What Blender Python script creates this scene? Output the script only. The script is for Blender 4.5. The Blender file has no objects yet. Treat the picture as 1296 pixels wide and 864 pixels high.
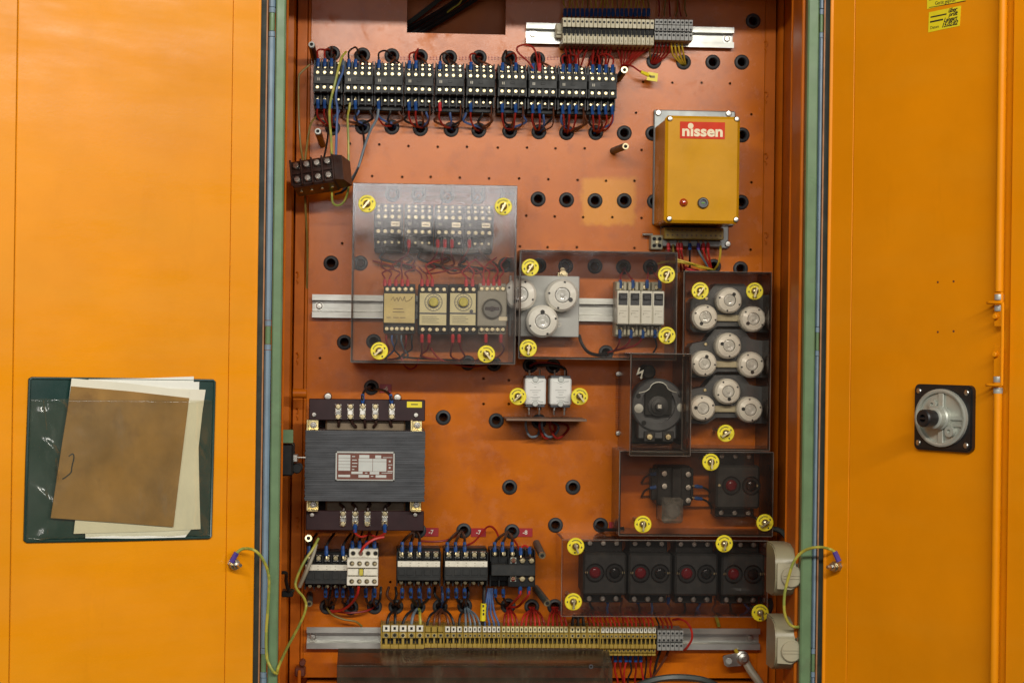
import bpy, bmesh, math, random
from mathutils import Vector, Matrix
from mathutils.geometry import delaunay_2d_cdt
R = math.radians
random.seed(7)
SC = bpy.context.scene
COL = SC.collection

# ---------------------------------------------------------------- camera, light, exposure
U = 0.00117                 # one unit = 1.17 mm; x to the right, d towards the viewer, z up
CAMD, F = 2400.0, 2400.0
YAW, ROLL = math.atan(0.064), 0.0131
A = Vector((math.sin(YAW), math.cos(YAW), 0)); RT = Vector((math.cos(YAW), -math.sin(YAW), 0)); UP = Vector((0, 0, 1))
IX = RT*math.cos(ROLL) + UP*math.sin(ROLL)
IY = UP*math.cos(ROLL) - RT*math.sin(ROLL)
cam = bpy.data.cameras.new('camera'); camo = bpy.data.objects.new('camera', cam); COL.objects.link(camo)
cam.sensor_width = 36; cam.lens = F/1296*36; cam.clip_start = .05; cam.clip_end = 200
camo.matrix_world = Matrix(((IX.x, IY.x, -A.x, 0), (IX.y, IY.y, -A.y, -CAMD*U), (IX.z, IY.z, -A.z, 0), (0, 0, 0, 1)))
SC.camera = camo

w = bpy.data.worlds.new('World'); SC.world = w; w.use_nodes = True
w.node_tree.nodes['Background'].inputs[0].default_value = (1.0, .97, .90, 1)
w.node_tree.nodes['Background'].inputs[1].default_value = .075

def area(name, loc, target, sx, sy, power, col):
    l = bpy.data.lights.new(name, 'AREA'); l.shape = 'RECTANGLE'; l.size = sx*U; l.size_y = sy*U; l.energy = power; l.color = col
    o = bpy.data.objects.new(name, l); COL.objects.link(o)
    o.location = Vector((loc[0], -loc[1], loc[2]))*U
    t = Vector((target[0], -target[1], target[2]))*U
    o.rotation_euler = (t - o.location).to_track_quat('-Z', 'Y').to_euler()
    return o
area('ceiling_lamp', (230, 2600, 960), (60, 0, 50), 2700, 70, 93, (1, .96, .88))
area('side_sheen_light', (3800, 3050, 1330), (-450, 400, 250), 1700, 520, 62, (1, .97, .92))  # unseen area light, added for the sheen on the left door
area('front_sheen_light', (-150, 6000, 770), (0, 0, 150), 2500, 520, 40, (1, .95, .93))  # unseen area light behind the camera, added for the upper plate's pale sheen

SC.view_settings.view_transform = 'Standard'; SC.view_settings.look = 'None'
SC.view_settings.exposure = 0; SC.view_settings.gamma = 1

# ---------------------------------------------------------------- pixel helpers
def ray(px, py):
    return A + IX*((px-648)/F) + IY*((432-py)/F)
def P(px, py, d=0):
    v = ray(px, py); t = (CAMD-d)/v.y
    return v.x*t, v.z*t
def P3(px, py, d=0):
    x, z = P(px, py, d); return (x, d, z)
def RC(x0, y0, x1, y1, d):
    """pixel rectangle -> x0,x1,z0,z1 upright in the cabinet at depth d"""
    my, mx = (y0+y1)/2, (x0+x1)/2
    return P(x0, my, d)[0], P(x1, my, d)[0], P(mx, y1, d)[1], P(mx, y0, d)[1]

# ---------------------------------------------------------------- mesh builder
class MB:
    def __init__(s): s.v = []; s.f = []; s.m = []
    def add(s, vs, fs, m=0):
        n = len(s.v); s.v += [tuple(p) for p in vs]
        for f in fs: s.f.append(tuple(i+n for i in f)); s.m.append(m)
    def box(s, x0, x1, d0, d1, z0, z1, m=0, b=0.0):
        x0, x1 = min(x0, x1), max(x0, x1); d0, d1 = min(d0, d1), max(d0, d1); z0, z1 = min(z0, z1), max(z0, z1)
        b = min(b, .45*min(x1-x0, d1-d0, z1-z0))
        if b <= 0:
            vs = [(x, d, z) for x in (x0, x1) for d in (d0, d1) for z in (z0, z1)]
            s.add(vs, [(0,1,3,2),(4,5,7,6),(0,1,5,4),(2,3,7,6),(0,2,6,4),(1,3,7,5)], m); return
        lo, hi = (x0, d0, z0), (x1, d1, z1); vs = []; ix = {}
        for c in [(i,j,k) for i in (0,1) for j in (0,1) for k in (0,1)]:
            for ax in range(3):
                p = []
                for q in range(3):
                    e = hi[q] if c[q] else lo[q]
                    if q != ax: e += -b if c[q] else b
                    p.append(e)
                ix[c, ax] = len(vs); vs.append(p)
        fs = []
        for ax in range(3):
            o = [q for q in range(3) if q != ax]
            for sd in (0, 1):
                f = []
                for (p, q) in ((0,0),(1,0),(1,1),(0,1)):
                    c = [0,0,0]; c[ax] = sd; c[o[0]] = p; c[o[1]] = q; f.append(ix[tuple(c), ax])
                fs.append(f)
            for p in (0,1):
                for q in (0,1):
                    c = [0,0,0]; c[o[0]] = p; c[o[1]] = q; c2 = list(c); c2[ax] = 1
                    fs.append((ix[tuple(c), o[0]], ix[tuple(c2), o[0]], ix[tuple(c2), o[1]], ix[tuple(c), o[1]]))
        for c in [(i,j,k) for i in (0,1) for j in (0,1) for k in (0,1)]:
            fs.append((ix[c,0], ix[c,1], ix[c,2]))
        s.add(vs, fs, m)
    def lathe(s, cx, cz, prof, seg=20, m=0, ms=None, axis='d', sq=1.0, rot=0):
        """profile [(r, depth)] revolved about the d axis (or x / z)"""
        vs = []; rows = []
        for (r, d) in prof:
            if r <= 1e-6:
                rows.append([len(vs)]); vs.append((0, d, 0))
            else:
                row = []
                for k in range(seg):
                    t = 2*math.pi*k/seg + rot
                    row.append(len(vs)); vs.append((r*math.cos(t)*sq, d, r*math.sin(t)))
                rows.append(row)
        if axis == 'd': vv = [(cx+x, d, cz+z) for x, d, z in vs]
        elif axis == 'z': vv = [(cx+x, cz+z, d) for x, d, z in vs]
        else: vv = [(d, cx+x, cz+z) for x, d, z in vs]
        for i in range(len(rows)-1):
            a, b = rows[i], rows[i+1]; fs = []
            for k in range(seg):
                k2 = (k+1) % seg
                if len(a) == 1 and len(b) == 1: continue
                if len(a) == 1: fs.append((a[0], b[k], b[k2]))
                elif len(b) == 1: fs.append((a[k], a[k2], b[0]))
                else: fs.append((a[k], a[k2], b[k2], b[k]))
            mm = ms[i] if ms else m
            n0 = len(s.v)
            if i == 0: base = n0; s.v += vv
            for f in fs: s.f.append(tuple(q+base for q in f)); s.m.append(mm)
    def cyl(s, cx, cz, r, d0, d1, seg=14, m=0, b=0, axis='d', rot=0):
        pr = [(0, d0), (r, d0)]
        pr += [(r, d1-b), (r-b, d1)] if b else [(r, d1)]
        s.lathe(cx, cz, pr+[(0, d1)], seg, m, axis=axis, rot=rot)
    def prism(s, poly, d0, d1, m=0):
        n = len(poly)
        vs = [(x, d0, z) for x, z in poly] + [(x, d1, z) for x, z in poly]
        s.add(vs, [tuple(range(n)), tuple(range(n, 2*n))] + [(i, (i+1) % n, n+(i+1) % n, n+i) for i in range(n)], m)
    def prismx(s, poly, x0, x1, m=0):
        n = len(poly)
        vs = [(x0, d, z) for d, z in poly] + [(x1, d, z) for d, z in poly]
        s.add(vs, [tuple(range(n)), tuple(range(n, 2*n))] + [(i, (i+1) % n, n+(i+1) % n, n+i) for i in range(n)], m)
    def prismz(s, poly, z0, z1, m=0):
        n = len(poly)
        vs = [(x, d, z0) for x, d in poly] + [(x, d, z1) for x, d in poly]
        s.add(vs, [tuple(range(n)), tuple(range(n, 2*n))] + [(i, (i+1) % n, n+(i+1) % n, n+i) for i in range(n)], m)
    def tube(s, pts, r, seg=6, m=0, sub=5, ends=True):
        P_ = [Vector(p) for p in pts]
        if sub > 1 and len(P_) > 2:
            Q = []
            ext = [P_[0]*2-P_[1]] + P_ + [P_[-1]*2-P_[-2]]
            for i in range(1, len(ext)-2):
                p0, p1, p2, p3 = ext[i-1:i+3]
                for k in range(sub):
                    t = k/sub
                    Q.append(.5*((2*p1)+(p2-p0)*t+(2*p0-5*p1+4*p2-p3)*t*t+(3*p1-p0-3*p2+p3)*t**3))
            Q.append(P_[-1]); P_ = Q
        n = len(P_); vs = []; fs = []
        t0 = (P_[1]-P_[0]).normalized()
        nr = t0.orthogonal().normalized()
        for i in range(n):
            t = (P_[min(i+1, n-1)]-P_[max(i-1, 0)])
            if t.length < 1e-6: t = t0
            t.normalize()
            nr = (nr - t*nr.dot(t))
            if nr.length < 1e-5: nr = t.orthogonal()
            nr.normalize(); bn = t.cross(nr)
            rr = r[min(i, len(r)-1)] if isinstance(r, (list, tuple)) else r
            for k in range(seg):
                a = 2*math.pi*k/seg
                vs.append(P_[i]+nr*(rr*math.cos(a))+bn*(rr*math.sin(a)))
        for i in range(n-1):
            for k in range(seg):
                k2 = (k+1) % seg
                fs.append((i*seg+k, i*seg+k2, (i+1)*seg+k2, (i+1)*seg+k))
        if ends: fs += [tuple(range(seg)), tuple(range((n-1)*seg, n*seg))]
        s.add(vs, fs, m)
    def mesh(s, name, mats, o=(0, 0, 0), ang=34):
        me = bpy.data.meshes.new(name)
        me.from_pydata([((x-o[0])*U, -(d-o[1])*U, (z-o[2])*U) for x, d, z in s.v], [], s.f)
        for mm in (mats if isinstance(mats, (list, tuple)) else [mats]): me.materials.append(M[mm])
        me.polygons.foreach_set('material_index', s.m)
        bm = bmesh.new(); bm.from_mesh(me); bmesh.ops.recalc_face_normals(bm, faces=bm.faces); bm.to_mesh(me); bm.free()
        me.polygons.foreach_set('use_smooth', [True]*len(me.polygons))
        me.set_sharp_from_angle(angle=R(ang)); me.update()
        return me
    def build(s, name, mats, parent=None, o=None, ang=34):
        """with a parent: vertices are absolute, taken relative to the parent thing's base"""
        if parent is not None: o = ORG.get(parent.name, (0, 0, 0)) if o is None else o
        elif o is None: o = base_of(s.v)
        ob = bpy.data.objects.new(name, s.mesh(name, mats, o, ang)); COL.objects.link(ob)
        if parent is not None: ob.parent = parent; ORG[ob.name] = o
        else: ob.location = (o[0]*U, -o[1]*U, o[2]*U); ORG[ob.name] = o
        return ob
ORG = {}
def base_of(v):
    xs = [p[0] for p in v]; ds = [p[1] for p in v]; zs = [p[2] for p in v]
    return ((min(xs)+max(xs))/2, min(ds), (min(zs)+max(zs))/2)
def tag(o, label=None, cat=None, group=None, kind=None):
    for k, v in (('label', label), ('category', cat), ('group', group), ('kind', kind)):
        if v: o[k] = v
    return o
def thing(name, label, cat, org=(0, 0, 0), group=None):
    o = bpy.data.objects.new(name, None); COL.objects.link(o); o.empty_display_size = .02
    o.location = (org[0]*U, -org[1]*U, org[2]*U); ORG[o.name] = org
    return tag(o, label, cat, group)
def inst(name, me, parent, x, d, z, rot=0, scale=None):
    """a part that shares mesh data with its alike; position absolute"""
    b = ORG.get(parent.name, (0, 0, 0)); o = bpy.data.objects.new(name, me); COL.objects.link(o)
    o.parent = parent; o.location = ((x-b[0])*U, -(d-b[1])*U, (z-b[2])*U); o.rotation_euler = (0, rot, 0)
    if scale: o.scale = (scale,)*3
    ORG[o.name] = (x, d, z)
    return o
def copy_tree(o, parent=None):
    c = o.copy(); COL.objects.link(c); c.parent = parent
    for ch in o.children: copy_tree(ch, c)
    return c
def place(o, x, d, z, label=None, group=None):
    o.location = (x*U, -d*U, z*U)
    ORG[o.name] = (x, d, z)
    if label: o['label'] = label
    if group: o['group'] = group
    return o
def text_mesh(name, body, size, mats, bold=0.0, shear=0.0, depth=.15, wid=1.0):
    c = bpy.data.curves.new(name, 'FONT'); c.body = body; c.size = size*U; c.align_x = 'CENTER'; c.align_y = 'CENTER'
    c.offset = bold*U; c.shear = shear; c.extrude = depth*U; c.resolution_u = 4; c.space_character = wid
    t = bpy.data.objects.new(name, c); COL.objects.link(t)
    bpy.context.view_layer.update()
    me = bpy.data.meshes.new_from_object(t.evaluated_get(bpy.context.evaluated_depsgraph_get()))
    bpy.data.objects.remove(t); bpy.data.curves.remove(c)
    me.transform(Matrix.Rotation(math.pi/2, 4, 'X'))
    me.materials.clear(); me.materials.append(M[mats]); me.name = name
    return me
ORD = ['first', 'second', 'third', 'fourth', 'fifth', 'sixth', 'seventh', 'eighth', 'ninth', 'tenth', 'eleventh', 'twelfth', 'thirteenth', 'fourteenth', 'fifteenth', 'sixteenth', 'seventeenth', 'eighteenth', 'nineteenth', 'twentieth', 'twenty-first', 'twenty-second']

# ---------------------------------------------------------------- materials
M = {}
def nt(name):
    m = bpy.data.materials.new(name); m.use_nodes = True; M[name] = m
    n = m.node_tree.nodes; l = m.node_tree.links
    return m, n, l, n['Principled BSDF']
def mixc(n, l, fac, a, b, mode='MIX'):
    x = n.new('ShaderNodeMix'); x.data_type = 'RGBA'; x.blend_type = mode
    for s, v in ((0, fac), (6, a), (7, b)):
        if hasattr(v, 'links'): l.new(v, x.inputs[s])
        elif s == 0: x.inputs[0].default_value = v
        else: x.inputs[s].default_value = (*v, 1)
    return x.outputs[2]
def noise(n, l, scale, detail=4, rough=.55, stretch=None):
    g = n.new('ShaderNodeNewGeometry'); t = n.new('ShaderNodeTexNoise')
    t.inputs['Scale'].default_value = scale; t.inputs['Detail'].default_value = detail; t.inputs['Roughness'].default_value = rough
    if stretch:
        mp = n.new('ShaderNodeMapping'); mp.inputs['Scale'].default_value = stretch; l.new(g.outputs['Position'], mp.inputs[0]); l.new(mp.outputs[0], t.inputs[0])
    else: l.new(g.outputs['Position'], t.inputs[0])
    return t.outputs[0]
def ramp(n, l, fac, lo, hi, a=0.0, b=1.0):
    r = n.new('ShaderNodeMapRange'); l.new(fac, r.inputs[0])
    for k, v in enumerate((lo, hi, a, b)): r.inputs[k+1].default_value = v
    return r.outputs[0]
def pm(name, col, rough=.5, metal=0, var=.18, scale=60, bump=0.0, bscale=900, dirt=0.0, dcol=(.05, .035, .02), spec=.5, rvar=.1, stretch=None, coat=0):
    m, n, l, p = nt(name)
    a = tuple(min(1, c*(1-var)) for c in col); b = tuple(min(1, c*(1+var)) for c in col)
    c = mixc(n, l, ramp(n, l, noise(n, l, scale, 5, .6, stretch), .3, .7), a, b)
    if dirt:
        c = mixc(n, l, ramp(n, l, noise(n, l, scale*.6+11, 6, .65), .56, .74, 0, dirt), c, dcol)
    l.new(c, p.inputs['Base Color'])
    p.inputs['Metallic'].default_value = metal; p.inputs['Specular IOR Level'].default_value = spec
    l.new(ramp(n, l, noise(n, l, scale*.7+3, 4), .3, .7, max(.03, rough-rvar), min(1, rough+rvar)), p.inputs['Roughness'])
    if coat: p.inputs['Coat Weight'].default_value = coat; p.inputs['Coat Roughness'].default_value = .12
    if bump:
        bp = n.new('ShaderNodeBump'); bp.inputs['Strength'].default_value = bump; bp.inputs['Distance'].default_value = .0006
        l.new(noise(n, l, bscale, 3), bp.inputs['Height']); l.new(bp.outputs[0], p.inputs['Normal'])
    return m
def plate_mat():
    m, n, l, p = nt('plate_paint')
    g = n.new('ShaderNodeNewGeometry'); s = n.new('ShaderNodeSeparateXYZ'); l.new(g.outputs['Position'], s.inputs[0])
    c = mixc(n, l, ramp(n, l, noise(n, l, 9, 6, .62), .32, .68), (.47, .112, .002), (.60, .152, .003))
    c = mixc(n, l, ramp(n, l, noise(n, l, 26, 5, .6), .52, .76, 0, .55), c, (.27, .050, .004))
    c = mixc(n, l, ramp(n, l, noise(n, l, 5, 7, .7), .50, .72, 0, .5), c, (.33, .075, .012))
    c = mixc(n, l, ramp(n, l, noise(n, l, 170, 4, .8), .72, .80, 0, .5), c, (.16, .04, .01))
    c = mixc(n, l, ramp(n, l, noise(n, l, 46, 4, .7), .70, .78, 0, .55), c, (.58, .19, .008))
    # a patch of newer, yellower paint
    px0, px1, pz0, pz1 = RC(737, 226, 803, 284, 0)
    def side(out, e, sgn):
        ad = n.new('ShaderNodeMath'); ad.operation = 'MULTIPLY_ADD'; l.new(noise(n, l, 70, 3), ad.inputs[0]); ad.inputs[1].default_value = .016; ad.inputs[2].default_value = 0
        a2 = n.new('ShaderNodeMath'); a2.operation = 'ADD'; l.new(out, a2.inputs[0]); l.new(ad.outputs[0], a2.inputs[1])
        return ramp(n, l, a2.outputs[0], e*U+.008-sgn*.004, e*U+.008+sgn*.003)
    k = None
    for out, e, sgn in ((s.outputs[0], px0, 1), (s.outputs[0], px1, -1), (s.outputs[2], pz0, 1), (s.outputs[2], pz1, -1)):
        q = side(out, e, sgn)
        if k is None: k = q
        else:
            mu = n.new('ShaderNodeMath'); mu.operation = 'MULTIPLY'; l.new(k, mu.inputs[0]); l.new(q, mu.inputs[1]); k = mu.outputs[0]
    mu = n.new('ShaderNodeMath'); mu.operation = 'MULTIPLY'; l.new(k, mu.inputs[0]); mu.inputs[1].default_value = .95
    c = mixc(n, l, mu.outputs[0], c, (.66, .245, .008))
    l.new(c, p.inputs['Base Color']); rs = n.new('ShaderNodeMath'); rs.operation = 'ADD'
    l.new(ramp(n, l, noise(n, l, 13, 6, .65), .3, .7, .17, .31), rs.inputs[0]); l.new(ramp(n, l, noise(n, l, 28, 6, .7), .54, .74, 0, .30), rs.inputs[1]); l.new(rs.outputs[0], p.inputs['Roughness']); p.inputs['Specular IOR Level'].default_value = .36
    bp = n.new('ShaderNodeBump'); bp.inputs['Strength'].default_value = .18; bp.inputs['Distance'].default_value = .0005
    l.new(noise(n, l, 420, 3), bp.inputs['Height']); l.new(bp.outputs[0], p.inputs['Normal'])
def door_mat(name, col, r0, r1, smear=(3, 3, 16), spec=.5):
    m, n, l, p = nt(name); p.inputs['Specular IOR Level'].default_value = spec
    a = tuple(c*.92 for c in col); b = tuple(min(1, c*1.06) for c in col)
    c = mixc(n, l, ramp(n, l, noise(n, l, 7, 6, .6), .3, .7), a, b)
    c = mixc(n, l, ramp(n, l, noise(n, l, 1.3, 6, .65, (2, 2, 10)), .45, .7, 0, .30), c, (col[0]*.95, col[1]*1.14, col[2]+.012))
    c = mixc(n, l, ramp(n, l, noise(n, l, 90, 6, .75), .68, .78, 0, .40), c, tuple(q*.62 for q in col))
    c = mixc(n, l, ramp(n, l, noise(n, l, 9, 7, .75, (1, 1, .25)), .60, .78, 0, .30), c, tuple(q*.70 for q in col))
    l.new(c, p.inputs['Base Color'])
    l.new(ramp(n, l, noise(n, l, 1.0, 6, .65, smear), .36, .64, r0, r1), p.inputs['Roughness'])
    bp = n.new('ShaderNodeBump'); bp.inputs['Strength'].default_value = .12; bp.inputs['Distance'].default_value = .0005
    l.new(noise(n, l, 300, 3), bp.inputs['Height'])
    b2 = n.new('ShaderNodeBump'); b2.inputs['Strength'].default_value = .5; b2.inputs['Distance'].default_value = .004
    l.new(noise(n, l, 3.2, 2), b2.inputs['Height']); l.new(bp.outputs[0], b2.inputs['Normal']); l.new(b2.outputs[0], p.inputs['Normal'])
def acrylic(name, tint, dust, dcol=(.32, .30, .28), rough=.07, dscale=14, refl=1.0, wipe=False):
    m, n, l, p = nt(name); n.remove(p)
    out = n['Material Output']
    tr = n.new('ShaderNodeBsdfTransparent'); tr.inputs[0].default_value = (*tint, 1)
    gl = n.new('ShaderNodeBsdfGlossy'); gl.inputs['Color'].default_value = (refl, refl, refl, 1)
    l.new(ramp(n, l, noise(n, l, 30, 4), .3, .7, rough*.6, rough*1.6), gl.inputs['Roughness'])
    fr = n.new('ShaderNodeFresnel'); gb = n.new('ShaderNodeNewGeometry')
    l.new(ramp(n, l, gb.outputs['Backfacing'], 0, 1, 1.45, 1/1.45), fr.inputs[0])      # same reflection on both faces of the sheet
    m1 = n.new('ShaderNodeMixShader'); l.new(fr.outputs[0], m1.inputs[0]); l.new(tr.outputs[0], m1.inputs[1]); l.new(gl.outputs[0], m1.inputs[2])
    df = n.new('ShaderNodeBsdfDiffuse'); df.inputs[0].default_value = (*dcol, 1)
    a = ramp(n, l, noise(n, l, dscale, 6, .62), .35, .72, dust*.35, dust*1.5)
    b = ramp(n, l, noise(n, l, 3.0, 5, .6, (12, 12, 4)), .58, .66, 0, dust*.7)
    ad = n.new('ShaderNodeMath'); ad.operation = 'ADD'; ad.use_clamp = True; l.new(a, ad.inputs[0]); l.new(b, ad.inputs[1])
    if wipe:      # the oval smear left by a wiping hand
        ex, ez = P(570, 284, 98); g = n.new('ShaderNodeNewGeometry'); mp = n.new('ShaderNodeMapping'); mp.vector_type = 'TEXTURE'
        mp.inputs['Location'].default_value = (ex*U, -98*U, ez*U); mp.inputs['Scale'].default_value = (64*U, 60*U, 33*U); mp.inputs['Rotation'].default_value = (0, R(8), 0)
        l.new(g.outputs['Position'], mp.inputs[0]); ln = n.new('ShaderNodeVectorMath'); ln.operation = 'LENGTH'; l.new(mp.outputs[0], ln.inputs[0])
        wv = n.new('ShaderNodeMath'); wv.operation = 'MULTIPLY_ADD'; l.new(noise(n, l, 30, 3), wv.inputs[0]); wv.inputs[1].default_value = .34; l.new(ln.outputs['Value'], wv.inputs[2])
        up_ = ramp(n, l, wv.outputs[0], 1.02, 1.10); dn_ = ramp(n, l, wv.outputs[0], 1.16, 1.28, .14, 0)
        mu = n.new('ShaderNodeMath'); mu.operation = 'MULTIPLY'; l.new(up_, mu.inputs[0]); l.new(dn_, mu.inputs[1])
        a3 = n.new('ShaderNodeMath'); a3.operation = 'ADD'; a3.use_clamp = True; l.new(ad.outputs[0], a3.inputs[0]); l.new(mu.outputs[0], a3.inputs[1]); ad = a3
    m2 = n.new('ShaderNodeMixShader'); l.new(ad.outputs[0], m2.inputs[0]); l.new(m1.outputs[0], m2.inputs[1]); l.new(df.outputs[0], m2.inputs[2])
    l.new(m2.outputs[0], out.inputs[0])
plate_mat()
door_mat('door_paint', (.76, .272, .002), .22, .44, spec=.34)
door_mat('door_paint_right', (.76, .255, .001), .36, .48, spec=.18)
pm('cabinet_paint', (.48, .118, .006), .40, spec=.16, var=.15, scale=14, dirt=.35, dcol=(.18, .045, .01), bump=.1)
pm('frame_green', (.120, .200, .100), .36, var=.14, scale=30, dirt=.55, dcol=(.10, .12, .07), bump=.12, spec=.3)
pm('gasket_blue', (.15, .22, .28), .5, var=.12, scale=40, dirt=.3, dcol=(.08, .11, .13))
pm('gap_dark', (.035, .042, .030), .6, var=.3, scale=40, dirt=.4, dcol=(.10, .12, .05))
pm('rust_edge', (.32, .14, .05), .6, var=.2)
pm('dull_steel', (.30, .32, .31), .45, .4, var=.12, scale=40)
pm('steel', (.50, .48, .43), .36, 1, var=.12, scale=50, dirt=.25, dcol=(.25, .2, .12))
pm('zinc_rail', (.46, .46, .42), .42, .8, var=.10, scale=30, dirt=.2, dcol=(.3, .28, .2), stretch=(1, 1, 12))
pm('bright_screw', (.50, .42, .25), .38, 1, var=.1, scale=200)
pm('nickel', (.74, .72, .64), .30, 1, var=.1, scale=150)
pm('brass_zinc', (.72, .60, .30), .32, 1, var=.2, scale=90)
pm('rubber', (.036, .038, .040), .55, var=.25, scale=60)
pm('hole_black', (.006, .006, .006), .8, var=.1)
pm('black_plastic', (.009, .0092, .009), .42, spec=.25, var=.3, scale=80, dirt=.25, dcol=(.05, .045, .035))
pm('grey_black', (.026, .027, .026), .5, spec=.25, var=.25, scale=70, dirt=.3, dcol=(.08, .07, .05))
pm('brown_bakelite', (.030, .012, .008), .35, var=.3, scale=60, dirt=.25, dcol=(.09, .06, .03))
pm('maroon_board', (.024, .007, .008), .42, spec=.3, var=.25, scale=30, dirt=.2, dcol=(.06, .03, .02))
pm('beige_terminal', (.46, .41, .27), .5, var=.12, scale=120, dirt=.3, dcol=(.18, .13, .06))
pm('grey_terminal', (.25, .25, .23), .5, var=.12, scale=120, dirt=.25)
pm('khaki_terminal', (.33, .22, .03), .45, var=.16, scale=90, dirt=.3, dcol=(.16, .10, .02))
pm('marker_white', (.70, .67, .55), .55, var=.12, scale=150)
pm('red_wire', (.25, .015, .010), .42, spec=.3, var=.2, scale=50)
pm('bright_red_wire', (.46, .026, .018), .4, spec=.3, var=.15, scale=50)
pm('black_wire', (.014, .013, .013), .42, var=.2, scale=50)
pm('blue_wire', (.06, .11, .26), .42, var=.2, scale=50)
pm('grey_blue_wire', (.14, .18, .21), .45, var=.2, scale=50)
pm('brown_wire', (.10, .03, .012), .45, var=.2, scale=50)
pm('yellow_wire', (.52, .36, .03), .45, var=.15, scale=50)
pm('olive_wire', (.20, .14, .03), .5, var=.2, scale=50)
pm('blue_sleeve', (.014, .060, .21), .38, spec=.3, var=.2, scale=100)
pm('red_sleeve', (.50, .025, .03), .4, var=.2, scale=100)
pm('violet_sleeve', (.07, .04, .25), .4, var=.2, scale=100)
def gy():
    m, n, l, p = nt('green_yellow_wire')
    c = mixc(n, l, ramp(n, l, noise(n, l, 55, 2), .47, .53), (.40, .36, .05), (.24, .28, .05))
    l.new(c, p.inputs['Base Color']); p.inputs['Roughness'].default_value = .42
gy()
pm('nissen_yellow', (.58, .275, .005), .30, var=.07, scale=25, dirt=.15, dcol=(.40, .17, .01), spec=.12)
pm('label_red', (.60, .040, .012), .6, spec=.2, var=.08, scale=60)
pm('tag_red', (.32, .007, .012), .4, var=.12, scale=60)
pm('label_cream', (.80, .68, .44), .5, var=.05, scale=80)
pm('disc_yellow', (.80, .66, .015), .42, var=.08, scale=120, dirt=.25, dcol=(.35, .26, .02))
pm('ink_black', (.012, .011, .010), .6, var=.1)
pm('porcelain', (.84, .82, .74), .30, var=.06, scale=60, dirt=.15, dcol=(.3, .24, .14), coat=.2)
pm('porcelain_dark', (.14, .13, .10), .4, var=.1)
pm('fuse_window', (.62, .62, .58), .12, var=.25, scale=150, coat=.5)
pm('grey_plate', (.46, .47, .45), .45, var=.06, scale=30)
pm('base_grey', (.062, .066, .072), .36, var=.25, scale=40, dirt=.4, dcol=(.14, .13, .12))
pm('breaker_white', (.70, .67, .56), .4, var=.05, scale=60)
pm('label_yellow', (.62, .48, .17), .5, var=.14, scale=50, dirt=.5, dcol=(.40, .22, .03))
pm('label_pale', (.66, .58, .30), .5, var=.08, scale=60)
pm('timer_grey', (.30, .27, .19), .4, var=.1, scale=40)
pm('dial_yellow', (.55, .47, .05), .4, var=.15, scale=120)
pm('capacitor_white', (.70, .69, .64), .42, var=.05, scale=40)
pm('core_steel', (.075, .078, .082), .45, .3, var=.35, scale=6, stretch=(6, 6, 130), bump=.5, bscale=60, dirt=.15, dcol=(.12, .11, .09))
pm('core_sheet', (.058, .061, .066), .46, .25, var=.3, scale=25, stretch=(1, 1, 5), dirt=.2, dcol=(.14, .13, .11))
pm('coil_paper', (.16, .11, .06), .6, var=.2)
pm('plate_brown', (.13, .035, .018), .4, var=.15)
pm('plate_silver', (.44, .45, .41), .42, .3, var=.08, scale=80)
pm('print_silver', (.50, .52, .48), .45, var=.06)
pm('socket_beige', (.27, .24, .145), .36, var=.05, scale=30, dirt=.2, dcol=(.26, .21, .10))
pm('socket_lid', (.37, .335, .225), .4, var=.05)
pm('button_red', (.13, .006, .010), .14, var=.1, coat=.6, rvar=.03)
pm('button_black', (.008, .008, .008), .14, var=.1, coat=.6, rvar=.03)
pm('lamp_red', (.40, .02, .012), .15, var=.1, coat=.8)
pm('pouch_green', (.012, .038, .032), .32, var=.2, scale=14, bump=.15)
pm('white_paper', (.74, .74, .66), .75, var=.04, scale=20, bump=.1, bscale=60)
pm('cream_paper', (.68, .65, .52), .75, var=.06, scale=20)
pm('brown_card', (.26, .140, .032), .75, var=.26, scale=15, dirt=.6, dcol=(.13, .06, .015), bump=.12, bscale=200)
pm('tag_yellow', (.75, .62, .012), .5, var=.05, scale=60)
pm('switch_black', (.010, .010, .011), .40, var=.2)
pm('switch_grey', (.42, .43, .37), .38, .35, var=.08, scale=60)
pm('clear_relay', (.20, .19, .15), .3, var=.15)
pm('cable_dark', (.045, .055, .048), .5, var=.2)
pm('bracket_wood', (.20, .12, .075), .5, var=.2, scale=40)
pm('green_glass', (.14, .34, .03), .25, var=.2)
acrylic('acrylic_smoke', (.96, .95, .94), .048, (.42, .40, .38), wipe=True)
acrylic('acrylic_clear', (.985, .975, .96), .016)
acrylic('acrylic_amber', (.97, .945, .91), .009, (.30, .28, .24))
acrylic('acrylic_brown', (.94, .90, .86), .024, (.26, .22, .19))
acrylic('acrylic_dark', (.93, .90, .88), .008, (.22, .20, .18))
acrylic('acrylic_edge', (.42, .33, .27), .08, (.20, .15, .12), rough=.15)
acrylic('acrylic_dull', (.58, .50, .42), .34, (.11, .085, .055), rough=.2)
acrylic('acrylic_side', (.62, .48, .36), .06, (.22, .16, .11), rough=.12)
acrylic('relay_case', (.90, .88, .84), .22, (.55, .53, .46), dscale=60)
acrylic('acrylic_lit_rim', (.62, .56, .50), .30, (.55, .50, .44), rough=.12)  # paler diffuse sheet edge, the light it catches painted into the colour
acrylic('pouch_film', (.975, .965, .91), .030, (.40, .42, .36), rough=.13, dscale=9)

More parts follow.
